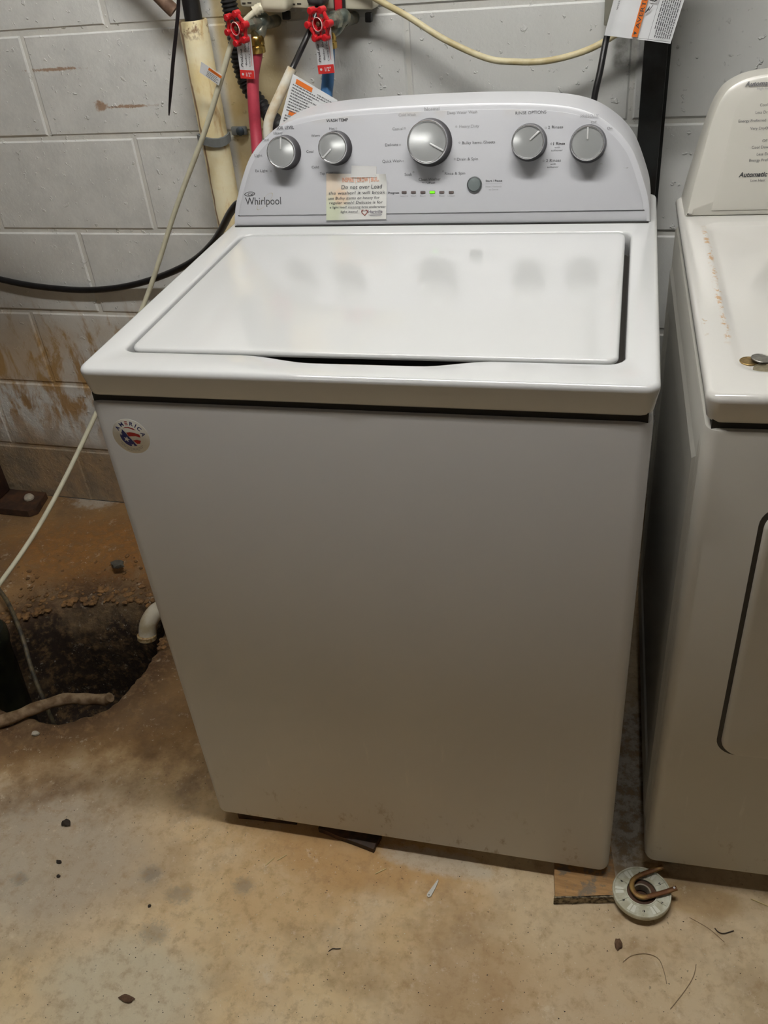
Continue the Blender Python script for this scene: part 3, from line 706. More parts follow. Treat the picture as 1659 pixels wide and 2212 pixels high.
m = sheet([F(.1757, .0093), F(.2771, .0102), F(.2799, .0781), F(.1789, .0813)], 14, 10, lambda s, t: .0004 + .009 * max(0, (s - .80) / .2) ** 2 * max(0, (t - .72) / .28) ** 2 + .0006 * math.sin(s * 9) * math.sin(t * 5) ** 2)
m.build('note_paper', note_mat(), nt)
m = sheet([F(.2205, .0745), F(.2625, .0738), F(.2629, .0902), F(.2215, .0922)], 4, 2, lambda s, t: .0016 if t < .45 else .0002); m.build('tape', TAPE, nt)
TNt = TN @ Matrix.Translation((0, 0, .0016))
def npx(x, y): return .1765 + (x - 115) / 1445 * .1015, .0795 - (y - 250) / 1145 * .0695
ink, orange, logo = MB(), MB(), MB()
for t, x0, x1, y, h, mbx, sh, bo in (('INSPIRE | GROW | BUILD', 530, 1440, 390, 110, orange, 0, .01), ('Do not over Load', 500, 1470, 570, 100, ink, .12, 0), ('the washer! it will break', 190, 1540, 715, 78, ink, .12, 0),
        ('use Bulky items or heavy for', 175, 1410, 845, 70, ink, .12, 0), ('regular wash! Delicate is for', 195, 1475, 960, 70, ink, .12, 0), ('a light load! meaning bras underwear', 205, 1545, 1075, 62, ink, .12, 0), ('light items!', 465, 880, 1190, 60, ink, .12, 0),
        ('Hartville', 1135, 1465, 1195, 75, logo, 0, 0), ('HARDWARE', 1185, 1435, 1248, 22, logo, 0, 0)):
    a = npx(x0, y); b = npx(x1, y); put_text(mbx, t, TNt, (a[0] + b[0]) / 2, a[1], b[0] - a[0], h / 1145 * .0695, shear=sh, bold=bo)
for x0, x1, y in ((1135, 1455, 1280), (1165, 1425, 1306)):
    a = npx(x0, y); b = npx(x1, y); rect(logo, TNt, a[0], b[0], a[1] - .0002, a[1] + .0002)
ink.build('handwriting', M('pencil_ink', lin(70, 72, 76), 0.6), nt, smooth=False); orange.build('printed_header', M('print_faded_orange', lin(222, 150, 112), 0.6), nt, smooth=False); logo.build('store_logo', M('print_plum', lin(84, 72, 100), 0.6), nt, smooth=False)
hx, hy = npx(1040, 1215); hm = MB(); hp = []
for q in (1.0, .74):
    hp.append([(hx + q * .0056 * (math.sin(a) ** 3), hy + q * .0056 * (13 * math.cos(a) - 5 * math.cos(2 * a) - 2 * math.cos(3 * a) - math.cos(4 * a)) / 16, 0) for a in [2 * math.pi * i / 30 for i in range(30)]])
hm.loops(hp, T=TNt); hm.build('heart_mark', M('print_maroon', lin(132, 50, 40), 0.6), nt, smooth=False)

# ------------------------------------------------------------------ dryer
dryer = thing('clothes_dryer', 'white front-load clothes dryer beside the washer with rust specks on top', 'dryer', (1.352, -.868, 0), R(3.5))
DW, DD, DH = .690, .705, .905
dc = cabinet(dryer, D_BODY, DW, DD - .01, .045, .8610, .003)
MB().box((DW / 2, .349, .8655), (DW - .020, .684, .012)).build('gap_shade_strip', DARK, dryer)  # dark strip in place of the shade below the dryer deck
DR = lambda i, r: rrect(i, DW - i, i, DD - i, max(r, .003), K, 20)
DO = lambda i, r: rrect(.041 + i, DW - .041 - i, .062 + i, .555 - i, r, K, 20)
L = [lift(DR(.014, .012), DH - .036), lift(DR(.0065, .014), DH - .0365), lift(DR(.0040, .016), DH - .033), lift(DR(0, .018), DH - .010)]
for a in range(1, 7):
    t = R(15 * a); L.append(lift(DR(.009 * (1 - math.cos(t)), .018 - .003 * (1 - math.cos(t))), DH - .009 + .009 * math.sin(t)))
L += [lift(DO(-.008, .03), DH), lift(DO(-.003, .028), DH - .0008), lift(DO(.002, .025), DH - .003), lift(DO(.008, .02), DH - .0036), lift(DO(.1, .02), DH - .0036)]
m = MB(); m.loops(L, True, True); m.build('top_deck', D_TOP, dryer, sharp=50)
for x, y in ((.05, .05), (DW - .05, .05), (.05, .64), (DW - .05, .64)):
    MB().lathe([(.018, .0005), (.02, .004), (.018, .046)], 16, Matrix.Translation((x, y, 0))).build('foot', BLACK, dryer)
# pressed panel on the side
m = MB()
def sidepanel(y0, y1, z0, z1, d, x): return [(x - d, y0, z0), (x - d, y1, z0), (x - d, y1, z1), (x - d, y0, z1)]
m.loops([sidepanel(.045, .66, .09, .80, 0, .0035), sidepanel(.055, .65, .10, .79, .004, .0035), sidepanel(.10, .60, .15, .74, .004, .0035), sidepanel(.108, .592, .158, .732, .001, .0035)], False, True)
m.build('side_pressing', D_SIDE, dryer, sharp=20)
for y in (.022, .036):
    m = MB(); L = []
    for z, e in ((.07, .2), (.09, 1), (.82, 1), (.84, .2)): L.append([(.0034, y - .004 * e, z), (.0034 - .0016 * e, y - .0014 * e, z), (.0034 - .0016 * e, y + .0014 * e, z), (.0034, y + .004 * e, z)])
    m.loops(L, True, True); m.build('side_ridge', D_SIDE, dryer)
# door
DOORP = lambda i, r: rrect(.077 + i, DW - .077 - i, .327 + i, .765 - i, r, K, 8)
def fy(P, y): return [(x, y, z) for x, z in P]
m = MB(); m.loops([fy(DOORP(0, .03), .002), fy(DOORP(.0002, .03), .0003), fy(DOORP(.0062, .027), .0002), fy(DOORP(.0066, .027), .002)]); m.build('door_gap_shade', M('door_shadow_gap', lin(58, 54, 48), 0.7), dryer)  # dark ring laid on for the shade of the door groove
m = MB(); m.loops([fy(DOORP(.006, .027), .003), fy(DOORP(.0062, .027), -.004), fy(DOORP(.0085, .025), -.0075), fy(DOORP(.014, .02), -.009), fy(DOORP(.1, .02), -.009)], False, True)
door = m.build('door', D_BODY, dryer, sharp=50)
m = MB(); m.box((.60, -.006, .60), (.02, .014, .16), None, .004); m.build('door_grip', D_PLASTIC, door)
# console
DL, DYB = R(18), .585
dhalf = [(.0085, .0005), (.0155, .045), (.023, .082), (.0315, .125), (.0395, .157), (.047, .174), (.057, .1875), (.079, .1995), (.11, .205), (.16, .208), (.24, .209), (.345, .2095)]
m, DOUT = console_mesh(dhalf, DW, .690, DH, DYB, DL, edge=.010)
dcon = m.build('console', D_PLASTIC, dryer, sharp=40)
PP = densify_base(arch([(.048, .010), (.056, .06), (.0640, .114), (.0690, .150), (.075, .166), (.088, .178), (.115, .184), (.18, .187), (.345, .188)], DW))
m = MB(); m.loops([[on_face(u, v, -.001, DH, DYB, DL) for u, v in PP], [on_face(u, v, .0005, DH, DYB, DL) for u, v in PP], [on_face(u, v, .0012, DH, DYB, DL) for u, v in inset_poly(PP, .003)]], False, True)
m.build('panel_overlay', D_PLASTIC, dcon, sharp=60)
FT = face_matrix(.0018, DH, DYB, DL)
for t, u, v, h, s in DTX:
    it = 'i' in s; m = MB()
    put_text(m, t, FT, u, v, .0419 if it else (.0391 if t.startswith('Energy') else None), h, shear=.25 if it else 0, bold=.03 if it else 0, left=True)
    m.build('lettering', TXT_D if 'd' in s else (TXT_F if s == 'f' else TXT_M), dcon, smooth=False)
m = MB(); ring(m, FT, .1165, .127, .0012, .0019, 16); m.build('dial_dot', TXT_M, dcon, smooth=False)
knob(.172, .118, .030, 160, .024, dryer, T0=face_matrix(.001, DH, DYB, DL))

# coins on the dryer
def coin(u, v, z, r, th, tilt, mat, label):
    o = thing_mesh = MB().lathe([(r - .0004, 0), (r, .0003), (r, th - .0003), (r - .0004, th), (r - .0014, th), (r - .0016, th - .0002)], 32).build('coin', mat)
    P = dryer.matrix_basis @ Vector((u, v, z)); o.location = P; o.rotation_euler = (R(tilt[0]), R(tilt[1]), 0)
    tag(o, label, 'coin', 'coins on the dryer top'); return o
bpy.context.view_layer.update()
NICK = M('coin_nickel', lin(150, 148, 140), 0.35, 0.9, var=0.25, scale=300, bump=0.3, bscale=500); NICK2 = M('coin_silver', lin(166, 156, 130), 0.3, 0.9, var=0.2, scale=300, bump=0.3, bscale=500); COPP = M('coin_bronze', lin(158, 132, 84), 0.4, 0.9, var=0.3, scale=300, bump=0.3, bscale=500)
coin(.0525, .0885, DH - .0034, .0106, .0017, (0, 0), COPP, 'bronze-toned coin under the edge of a grey coin on the dryer')
coin(.0655, .0900, DH - .0006, .0116, .0017, (-2, 5), NICK, 'grey coin resting on top of the bronze-toned coin on the dryer')
coin(.0665, .0690, DH - .0034, .0121, .0017, (4, 0), NICK2, 'shiny silver coin lying in front of two coins on the dryer')

# ------------------------------------------------------------------ on the wall
def single(name, mat, mb_, label, cat, origin, group=None, sharp=35):
    return tag(mb_.build(name, mat, None, origin, sharp), label, cat, group)

# standpipe with clamp
sp = thing('standpipe', 'yellowed rust-streaked plastic standpipe strapped to the block wall', 'pipe', (.405, -.032, 0.0))
def W2(o): return o  # world coordinates relative to the thing are handled by rel()
def rel(mb_, root):
    l = root.location; mb_.v = [(x - l.x, y - l.y, z - l.z) for x, y, z in mb_.v]; return mb_
T = Matrix.Translation((.408, -.034, 0))
rel(MB().lathe([(.0275, 0), (.0275, 1.194), (.0262, 1.196), (.0235, 1.196), (.0235, 1.12)], 32, T, True, False), sp).build('pipe', PVCOLD, sp)
cl = MB(); arc = [(.408 + .031 * math.cos(R(a)), -.034 + .031 * math.sin(R(a)), .984 + .004 * math.sin(R(a * 2))) for a in range(-190, 11, 20)]
L = []
for p in arc[:]:
    c = Vector((.408, -.034, p[2])); d = (Vector(p) - c).normalized(); L.append([Vector(p) + Vector((0, 0, -.009)), Vector(p) + d * .003 + Vector((0, 0, -.008)), Vector(p) + d * .003 + Vector((0, 0, .008)), Vector(p) + Vector((0, 0, .009))])
cl.loops(L, True, True)
cl.box((.452, -.006, .990), (.034, .008, .017), None, .003)
cl = rel(cl, sp).build('clamp', GREYPL, sp)
rel(MB().lathe([(.0085, 0), (.0085, .003), (.006, .005), (.0001, .0055)], 16, align((0, -1, 0), (.456, -.010, .990))), sp).build('clamp_screw', M('screw_blue_grey', lin(84, 96, 108), 0.4, 0.6), cl)

single('old_pipe', OLDPIPE, MB().tube([(-.86, -.05, 2.56), (.07, -.05, 1.54), (.26, -.05, 1.345), (.36, -.05, 1.236), (.381, -.048, 1.213)], .0125, 16, sm=3), 'brown corroded pipe slanting down to the standpipe', 'pipe', (.4, -.05, 1.19))
single('hanging_strap', M('black_strap', lin(30, 24, 26), 0.5), MB().tube([(.446, -.066, 1.418), (.432, -.080, 1.33), (.412, -.082, 1.233), (.376, -.082, 1.134), (.350, -.078, 1.065), (.340, -.076, 1.038)], lambda t: .0038 if t < .7 else .0038 - .0025 * (t - .7) / .3, 8, .5), 'thin black strap end dangling in front of the wall', 'strap', (.34, -.076, 1.038))

# corrugated drain hose: ribs are real geometry
path = spline([Vector(p) for p in [(.414, -.036, 1.265), (.418, -.040, 1.33), (.434, -.046, 1.392), (.458, -.050, 1.405), (.484, -.053, 1.372), (.495, -.055, 1.30), (.497, -.055, 1.241), (.499, -.055, 1.204), (.4995, -.055, 1.158), (.4995, -.055, 1.119), (.511, -.057, 1.078), (.543, -.071, 1.041), (.60, -.112, 1.00), (.66, -.16, .94), (.69, -.19, .86), (.70, -.20, .80)]], 20)
dh = thing('drain_hose', 'black corrugated washer drain hose hooked over into the standpipe', 'hose', (.70, -.20, .80))
m = MB(); m.tube(path, lambda t: .0138 + .0016 * (1 if int(t * (len(path) - 1)) % 4 < 2 else -0.6), 18, sm=0)
rel(m, dh).build('corrugated_section', BLACK, dh, sharp=25)
rel(MB().tube([(.4095, -.034, 1.12), (.411, -.034, 1.2), (.414, -.036, 1.27)], .0168, 20), dh).build('smooth_end', BLACK, dh)

# power strip
ps = thing('power_strip', 'aged white power strip on the wall with black red-topped switch', 'power strip', (.63, -.02, 1.205), R(0))
def strip_pt(x): return 1.2065 - (x - .497) * .074
srot = Matrix.Rotation(math.atan(.074), 3, 'Y')
rel(MB().box((.6425, -.022, 1.2337), (.254, .044, .062), srot, .005), ps).build('housing', STRIPM, ps)
for x in (.528, .560, .592, .624, .656):
    for dx in (-.0055, .0055):
        rel(MB().box((x + dx, -.0442, strip_pt(x) + .014), (.0075 if dx > 0 else .0065, .0012, .0022), srot), ps).build('outlet_slot', M('slot_dark', lin(46, 40, 34), 0.7), ps)
rel(MB().box((.707, -.046, strip_pt(.707) + .022), (.021, .008, .046), srot, .002), ps).build('switch_bezel', BLACK, ps)
rel(MB().box((.7065, -.050, strip_pt(.707) + .024), (.014, .006, .036), srot, .002), ps).build('rocker', M('switch_red', lin(206, 44, 52), 0.35), ps)
rel(MB().box((.750, -.018, strip_pt(.750) - .008), (.012, .012, .016), srot, .002), ps).build('mounting_clip', BLACK, ps)
rel(MB().box((.592, -.018, strip_pt(.592) - .008), (.014, .012, .014), srot, .002), ps).build('mounting_clip', BLACK, ps)

def plug_on(path_root, mat, cx, cz, w, h, cable):
    pass
# white extension cord with plug and tag
wc = thing('extension_cord', 'long cream power cord hanging from the power strip past the standpipe', 'cord', (.58, -.07, 1.212))
rel(MB().tube([(.562, -.088, 1.209), (.548, -.094, 1.200), (.530, -.098, 1.185), (.508, -.098, 1.158), (.470, -.098, 1.092), (.420, -.10, 1.007), (.33, -.11, .867), (.222, -.15, .669), (.10, -.28, .444), (.038, -.45, .302), (-.011, -.60, .219), (-.10, -.70, .13), (-.24, -.74, .02), (-.36, -.74, .006)], .0052, 12), wc).build('cable', CREAM, wc)
pm = MB(); pm.box((.597, -.068, 1.2245), (.052, .046, .040), srot, .012, 4)
rel(pm, wc).build('plug', PLUGM, wc)
pm = MB(); pm.tube([(.560, -.086, 1.209), (.566, -.084, 1.212), (.573, -.080, 1.214)], .0082, 14, sm=0)
for q in range(3): pm.tube([(.5585 + q * .005, -.0865 + q * .002, 1.208 + q * .0022), (.5605 + q * .005, -.0858 + q * .002, 1.209 + q * .0022)], .0094, 14, sm=0)
rel(pm, wc).build('strain_relief', PLUGM, wc)
def flag_tag(root, corners, name='paper_tag', bulge=0.0):
    m = sheet(corners, 6, 4, lambda s, t: bulge * math.sin(s * math.pi), .0004); return rel(m, root).build(name, PAPER, root)
def plane_T(corners, off=.0009):
    bl, br, tr, tl = [Vector(c) for c in corners]; ex = (br - bl).normalized(); n = ex.cross(tl - bl).normalized(); ey = n.cross(ex)
    T = Matrix.Identity(4)
    for i, e in enumerate((ex, ey, n)):
        for j in range(3): T[j][i] = e[j]
    o = bl + n * off
    for j in range(3): T[j][3] = o[j]
    return T, (br - bl).length, (tl - bl).length
def lines(mb_, T, x0, x1, ys, h, rag=.3):
    for y in ys:
        x = x0; e = x1 - (x1 - x0) * rag * rnd.random()
        while x < e - .0005:
            w = rnd.uniform(.0015, .0055); rect(mb_, T, x, min(x + w, e), y, y + h); x += w + .0008
C1 = [(.445, -.106, 1.118), (.475, -.106, 1.101), (.4815, -.106, 1.1185), (.4505, -.106, 1.136)]
C1 = [(.4390, -.106, 1.1175), (.4740, -.107, 1.0935), (.4835, -.107, 1.1115), (.4465, -.106, 1.135)]
pt = flag_tag(wc, C1); T, w_, h_ = plane_T(C1); T = Matrix.Translation(-wc.location) @ T
m = MB(); rect(m, T, w_ * .32, w_ * .98, h_ * .72, h_ * .97); m.build('orange_bar', ORANGE, pt, smooth=False)
m = MB(); lines(m, T, w_ * .32, w_ * .96, [h_ * q for q in (.12, .26, .40, .54)], .0008); put_text(m, 'WARNING', T, w_ * .65, h_ * .84, w_ * .4, .0026, bold=.02); m.build('fine_print', TXT_D, pt, smooth=False)

# beige cord that sags across the wall
single('sagging_cord', CREAM2, MB().tube([(.60, -.05, 2.58), (.60, -.055, 1.9), (.62, -.062, 1.48), (.66, -.064, 1.33), (.705, -.064, 1.27), (.765, -.056, 1.220), (.83, -.05, 1.182), (.896, -.055, 1.143), (.97, -.06, 1.111), (1.019, -.06, 1.103), (1.074, -.055, 1.101), (1.129, -.05, 1.110), (1.172, -.045, 1.126), (1.215, -.05, 1.155), (1.25, -.055, 1.20), (1.27, -.06, 1.26)], .0055, 12), 'yellowed cable sagging across the wall behind the console', 'cable', (1.019, -.06, 1.10))
# black cord at the left
single('black_cord', BLACKGLOSS, MB().tube([(-.60, -.011, .79), (-.42, -.011, .708), (-.238, -.011, .662), (-.113, -.011, .645), (.014, -.011, .643), (.147, -.02, .667), (.293, -.05, .724), (.396, -.10, .795), (.489, -.18, .884), (.53, -.206, .908), (.59, -.2215, .91), (.66, -.2235, .88), (.74, -.225, .83)], .0075, 12), 'thick black cord looping low across the wall to the washer', 'cord', (-.04, -.04, .65))

# valves
def valve(wheel, axis, out, label, spin, grp):
    wv = Vector(wheel); ax = Vector(axis).normalized()
    bodyc = wv - ax * .062
    r = thing('hose_valve', label, 'valve', (bodyc.x, 0, bodyc.z), 0, grp)
    m = MB(); m.tube([(bodyc.x, .004, bodyc.z - .010), (bodyc.x, bodyc.y, bodyc.z - .006)], .0105, 16, sm=0)
    m.lathe([(.009, -.012), (.0135, -.006), (.0140, .006), (.0115, .012)], 24, align(ax, bodyc)); m.lathe([(.0125, .011), (.0148, .013), (.0148, .024), (.010, .027), (.0075, .040)], 6, align(ax, bodyc))
    m.tube([bodyc, bodyc.lerp(Vector(out), .5) + Vector((0, 0, .004)), Vector(out) + Vector((0, 0, .022))], .0115, 16, sm=4)
    rel(m, r).build('valve_body', GALV, r)
    T = align((0, 0, 1), out)
    rel(MB().lathe([(.0145, -.004), (.0150, -.002), (.0150, .006), (.0135, .008), (.0150, .010), (.0150, .020), (.0125, .024)], 24, T), r).build('hose_nut', BRASS, r)
    rel(MB().tube([wv - ax * .026, wv + ax * .004], .0034, 12, sm=0), r).build('stem', BRASS, r)
    T = align(ax, wv, spin); m = MB(); n = 72
    # six-lobed rim
    L = []
    for j in range(n):
        a = 2 * math.pi * j / n; rr = .0225 + .0014 * math.cos(6 * a)
        L.append([((rr + .0036 * math.cos(b)) * math.cos(a), (rr + .0036 * math.cos(b)) * math.sin(a), .0034 * math.sin(b)) for b in [2 * math.pi * q / 10 for q in range(10)]])
    L.append(L[0]); m.loops(L, T=T)
    for q in range(6):
        a = 2 * math.pi * q / 6; TT = T @ Matrix.Translation((.0245 * math.cos(a), .0245 * math.sin(a), -.006)) 
        m.lathe([(.0050, 0), (.0060, .001), (.0060, .0115), (.0052, .0128), (.002, .0132)], 14, TT)
        m.tube([T @ Vector((.009 * math.cos(a + .5), .009 * math.sin(a + .5), -.002)), T @ Vector((.0225 * math.cos(a + .5), .0225 * math.sin(a + .5), 0))], .0026, 8, sm=0)
    m.lathe([(.0112, -.004), (.0112, .0042), (.0100, .0048), (.0092, .0042), (.0088, -.002)], 28, T, False, True)
    wh = rel(m, r).build('handwheel', REDMETAL, r)
    rel(MB().lathe([(.0114, .0042), (.0106, .0052), (.0098, .0046)], 28, T, False, False), r).build('worn_hub_rim', M('worn_pale_edge', lin(226, 190, 184), 0.4), wh)
    rel(MB().lathe([(.0045, -.002), (.0045, .0035), (.003, .0045)], 6, T), r).build('wheel_nut', RUST, wh)
    return r
v1 = valve((.536, -.122, 1.188), (-.42, -.9, -.05), (.5540, -.088, 1.146), 'hose valve with red handwheel above the red hose', .25, 'water valves')
v2 = valve((.691, -.122, 1.187), (-.40, -.9, -.02), (.690, -.080, 1.146), 'hose valve with red handwheel above the blue hose', .05, 'water valves')
def valve_tag(root, C):
    pt = flag_tag(root, C, 'valve_tag', .001); T, w_, h_ = plane_T(C, .0022); T = Matrix.Translation(-root.location) @ T
    m = MB(); rect(m, T, 0, w_, 0, h_ * .20); m.build('red_band', TAGRED, pt, smooth=False)
    T2 = T @ Matrix.Translation((0, 0, .0003))
    m = MB(); put_text(m, '1/2"', T2, w_ * .62, h_ * .10, w_ * .38, h_ * .09, bold=.02); ring(m, T2, w_ * .2, h_ * .10, .0001, .0022, 14); m.build('size_print', PAPER, pt, smooth=False)
    m = MB(); put_text(m, 'ProLine', T2, w_ * .20, h_ * .47, h_ * .42, .0042, shear=.3, bold=.02, rot=R(90)); put_text(m, 'Boiler Drain', T2, w_ * .50, h_ * .58, h_ * .52, .0030, bold=.01, rot=R(90)); put_text(m, 'Cierre y Desague', T2, w_ * .74, h_ * .60, h_ * .64, .0030, rot=R(90)); m.build('tag_print', TXT_D, pt, smooth=False)
    m = MB(); rect(m, T2, w_ * .88, w_ * .90, h_ * .3, h_ * .95); m.build('red_fine_print', TAGRED, pt, smooth=False)
valve_tag(v1, [(.5235, -.112, 1.1055), (.5510, -.112, 1.1030), (.5565, -.112, 1.176), (.5260, -.112, 1.178)])
valve_tag(v2, [(.6765, -.112, 1.1065), (.7070, -.112, 1.1075), (.7085, -.112, 1.180), (.6770, -.112, 1.178)])
m = MB(); m.tube([(.5540, -.088, 1.152), (.551, -.090, 1.138), (.540, -.097, 1.101), (.538, -.108, 1.053), (.536, -.112, 1.013), (.546, -.142, .95), (.583, -.188, .87), (.615, -.205, .79), (.66, -.215, .73)], .0112, 16)
single('red_hose', REDHOSE, m, 'red rubber water hose descending behind the washer', 'hose', (.66, -.215, .73))
m = MB(); m.tube([(.690, -.080, 1.150), (.6875, -.081, 1.13), (.682, -.085, 1.09), (.677, -.09, 1.06), (.68, -.12, .99), (.70, -.18, .92), (.71, -.225, .88)], .0112, 16)
single('blue_hose', BLUEHOSE, m, 'blue rubber water hose descending behind the washer', 'hose', (.71, -.225, .88))

# washer's own power cord, sleeve and warning tag
pc = thing('appliance_cord', 'black washer power cord with white sleeve and printed warning tag', 'cord', (.68, -.07, 1.22))
rel(MB().tube([(.676, -.066, 1.222), (.676, -.078, 1.208), (.672, -.092, 1.190), (.663, -.102, 1.172), (.653, -.125, 1.149), (.644, -.158, 1.124), (.622, -.178, 1.086), (.603, -.197, 1.05), (.60, -.212, 1.0), (.61, -.215, .94)], .0052, 12), pc).build('cable', BLACKGLOSS, pc)
rel(MB().box((.676, -.068, 1.227), (.032, .044, .034), srot, .009, 3), pc).build('plug', M('plug_dark_grey', lin(66, 66, 68), 0.4), pc)
rel(MB().tube([(.6445, -.1575, 1.125), (.622, -.178, 1.086), (.602, -.197, 1.048), (.599, -.205, 1.015)], .0088, 14, sm=4), pc).build('white_sleeve', M('stained_sleeve', lin(224, 220, 206), 0.5, col2=lin(200, 178, 140), scale=30), pc)
C2 = [(.6080, -.196, 1.015), (.7020, -.194, .990), (.7260, -.170, 1.0735), (.6480, -.166, 1.118)]
tgp = flag_tag(pc, C2); T, w_, h_ = plane_T(C2); 
bl, br, tr, tl = [Vector(c) for c in C2]
def on2(s, t, off=.0012):
    n = (br - bl).cross(tl - bl).normalized(); return bl * (1 - s) * (1 - t) + br * s * (1 - t) + tr * s * t + tl * (1 - s) * t + n * off - Vector(pc.location)
def quad2(mb_, s0, s1, t0, t1, off=.0012): mb_.add([on2(s0, t0, off), on2(s1, t0, off), on2(s1, t1, off), on2(s0, t1, off)], [(0, 1, 2, 3)])
m = MB(); quad2(m, .10, .46, .895, .965); m.build('orange_bar', ORANGE, tgp, smooth=False)
m = MB(); quad2(m, .12, .44, .43, .50); m.build('orange_bar', ORANGE, tgp, smooth=False)
m = MB()
for t in [.86 - .042 * i for i in range(10)] + [.40 - .042 * i for i in range(9)]:
    s = .06; e = rnd.uniform(.40, .66)
    while s < e:
        w = rnd.uniform(.02, .07); quad2(m, s, min(s + w, e), t, t + .016); s += w + .012
for t in (.90, .86, .72): 
    s = .58
    while s < .94: w = rnd.uniform(.02, .06); quad2(m, s, min(.95, s + w), t, t + .016); s += w + .012
m.build('fine_print', TXT_M, tgp, smooth=False)

# right-hand cord with its warning leaflet
rc = thing('dryer_cord', 'black cord rising from behind the washer through a white French warning leaflet', 'cord', (1.167, -.19, 1.0))
rel(MB().tube([(1.165, -.18, .90), (1.165, -.175, 1.0), (1.167, -.17, 1.06), (1.1735, -.155, 1.10), (1.180, -.132, 1.146), (1.192, -.124, 1.18), (1.203, -.12, 1.21), (1.235, -.11, 1.30), (1.28, -.08, 1.45), (1.31, -.06, 1.8), (1.31, -.06, 2.58)], .0052, 12), rc).build('cable', BLACKGLOSS, rc)
C3 = [(1.1765, -.139, 1.149), (1.279, -.142, 1.1325), (1.328, -.130, 1.335), (1.224, -.126, 1.350)]
bl3, br3, tr3, tl3 = [Vector(c) for c in C3]
lf = rel(sheet(C3, 16, 6, lambda s, t: .006 * max(0, 1 - s / .12) + .0015 * math.sin(s * 7), .0006), rc).build('warning_leaflet', PAPER, rc)
T, w_, h_ = plane_T(C3, .0034); ey = (tl3 - bl3).normalized(); ex = (br3 - bl3).normalized(); n3 = ex.cross(ey).normalized()
T = Matrix.Identity(4)
for i, e in enumerate((ex, ey, n3)):
    for j in range(3): T[j][i] = e[j]
for j in range(3): T[j][3] = (bl3 + n3 * .0034 - Vector(rc.location))[j]
m = MB(); rect(m, T, w_ * .405, w_ * .492, .003, .118); m.build('orange_bar', ORANGE, lf, smooth=False)
T2 = T @ Matrix.Translation((0, 0, .0003)); m = MB()
put_text(m, 'AVERTISSEMENT', T2, w_ * .45, .062, .094, .0058, rot=R(90), bold=.01)
m.add([(w_ * .425, .006, 0), (w_ * .475, .0085, 0), (w_ * .425, .011, 0)], [(0, 1, 2)], T2)
for x in (.655,): rect(m, T2, w_ * x, w_ * x + .0004, 0.001, .12)
rect(m, T2, w_ * .41, w_ * .985, .0022, .0026)
for i in range(9):
    x = w_ * (.705 + .031 * i); y = .006 + (.012 if i == 0 else 0); e = rnd.uniform(.058, .10)
    while y < e: q = rnd.uniform(.002, .007); rect(m, T2, x, x + .0013, y, min(y + q, e)); y += q + .001
put_text(m, 'W10150081 C', T2, w_ * .085, .052, .030, .0024, rot=R(90))
# electric-shock hand symbol
for i in range(4): rect(m, T2, w_ * .52, w_ * .575, .055 + .0036 * i, .0572 + .0036 * i)
m.add([(w_ * .585, .053, 0), (w_ * .625, .056, 0), (w_ * .63, .066, 0), (w_ * .595, .069, 0), (w_ * .605, .061, 0)], [(0, 1, 2, 3, 4)], T2)
m.add([(w_ * .50, .038, 0), (w_ * .545, .048, 0), (w_ * .55, .0425, 0), (w_ * .585, .050, 0), (w_ * .59, .049, 0), (w_ * .552, .0405, 0), (w_ * .545, .0455, 0), (w_ * .505, .037, 0)], [(0, 1, 2, 7), (2, 3, 4, 5), (2, 5, 6, 1)], T2)
m.build('leaflet_print', TXT_D, lf, smooth=False)

m = MB(); m.box((1.2555, -.024, 1.30), (.039, .042, 2.585), None, .002); m.box((1.2775, -.006, 1.30), (.006, .008, 2.585))
single('steel_post', STEELP, m, 'blackened steel post standing against the wall between the machines', 'post', (1.2555, -.024, 0.005))
m = MB(); m.box((1.1745, -.010, 1.79), (.0165, .016, 1.29), None, .002)
single('conduit_strip', GREYPAINT, m, 'grey painted surface conduit fixed upright on the wall', 'conduit', (1.1745, -.01, 1.145))

# ------------------------------------------------------------------ floor items at the left
cb = thing('column_base', 'rusty brown steel column with bolted base plate at wall foot', 'column', (-.46, -.06, 0))
pl = MB(); P = [(-.68, -.108), (-.345, -.108), (-.328, -.09), (-.345, -.014), (-.68, -.014)]
pl.loops([lift(P, .002), lift(P, .020), lift([(x * .998 - .001, y * .995) for x, y in P], .022)], True, True); rel(pl, cb).build('base_plate', RUST, cb)
rel(MB().box((-.51, -.062, 1.23), (.10, .085, 2.41), None, .004), cb).build('column_shaft', RUSTDK, cb)
rel(MB().lathe([(.014, .021), (.0145, .027), (.010, .034), (.004, .037)], 9, Matrix.Translation((-.377, -.05, 0))), cb).build('anchor_bolt', M('paint_splashed_bolt', lin(200, 190, 170), 0.6, var=0.3, scale=80), cb)

m = MB(); m.lathe([(.055, 0), (.055, .02), (.046, .03), (.046, .40), (.05, .41), (.05, .44), (.044, .45), (.040, .45)], 28, align((.10, -.01, 1), (-.175, -.585, -.395)))
single('sump_pump_pipe', M('wet_black_plastic', lin(26, 28, 24), 0.35, col2=lin(44, 48, 32), scale=30), m, 'black mossy pump pipe standing in the sump pit', 'pipe', (-.175, -.585, -.395))
m = MB(); m.tube([(-.30, -.33, .03), (-.235, -.41, .035), (-.15, -.475, .03), (-.075, -.545, .0), (-.03, -.60, -.06), (.01, -.64, -.14), (.03, -.66, -.24), (.04, -.67, -.36)], .0052, 10)
single('pump_cable', M('muddy_black_cable', lin(54, 48, 40), 0.6, col2=lin(104, 92, 66), scale=50), m, 'thin muddy black cable curving down into the sump pit', 'cable', (.04, -.67, -.36))
m = MB(); m.tube([(-.30, -.99, .014), (-.12, -.895, .013), (.048, -.799, .014), (.10, -.755, .015), (.15, -.715, .012), (.195, -.70, .006), (.238, -.690, .002)], lambda t: .0125 + .001 * math.sin(t * 40), 14)
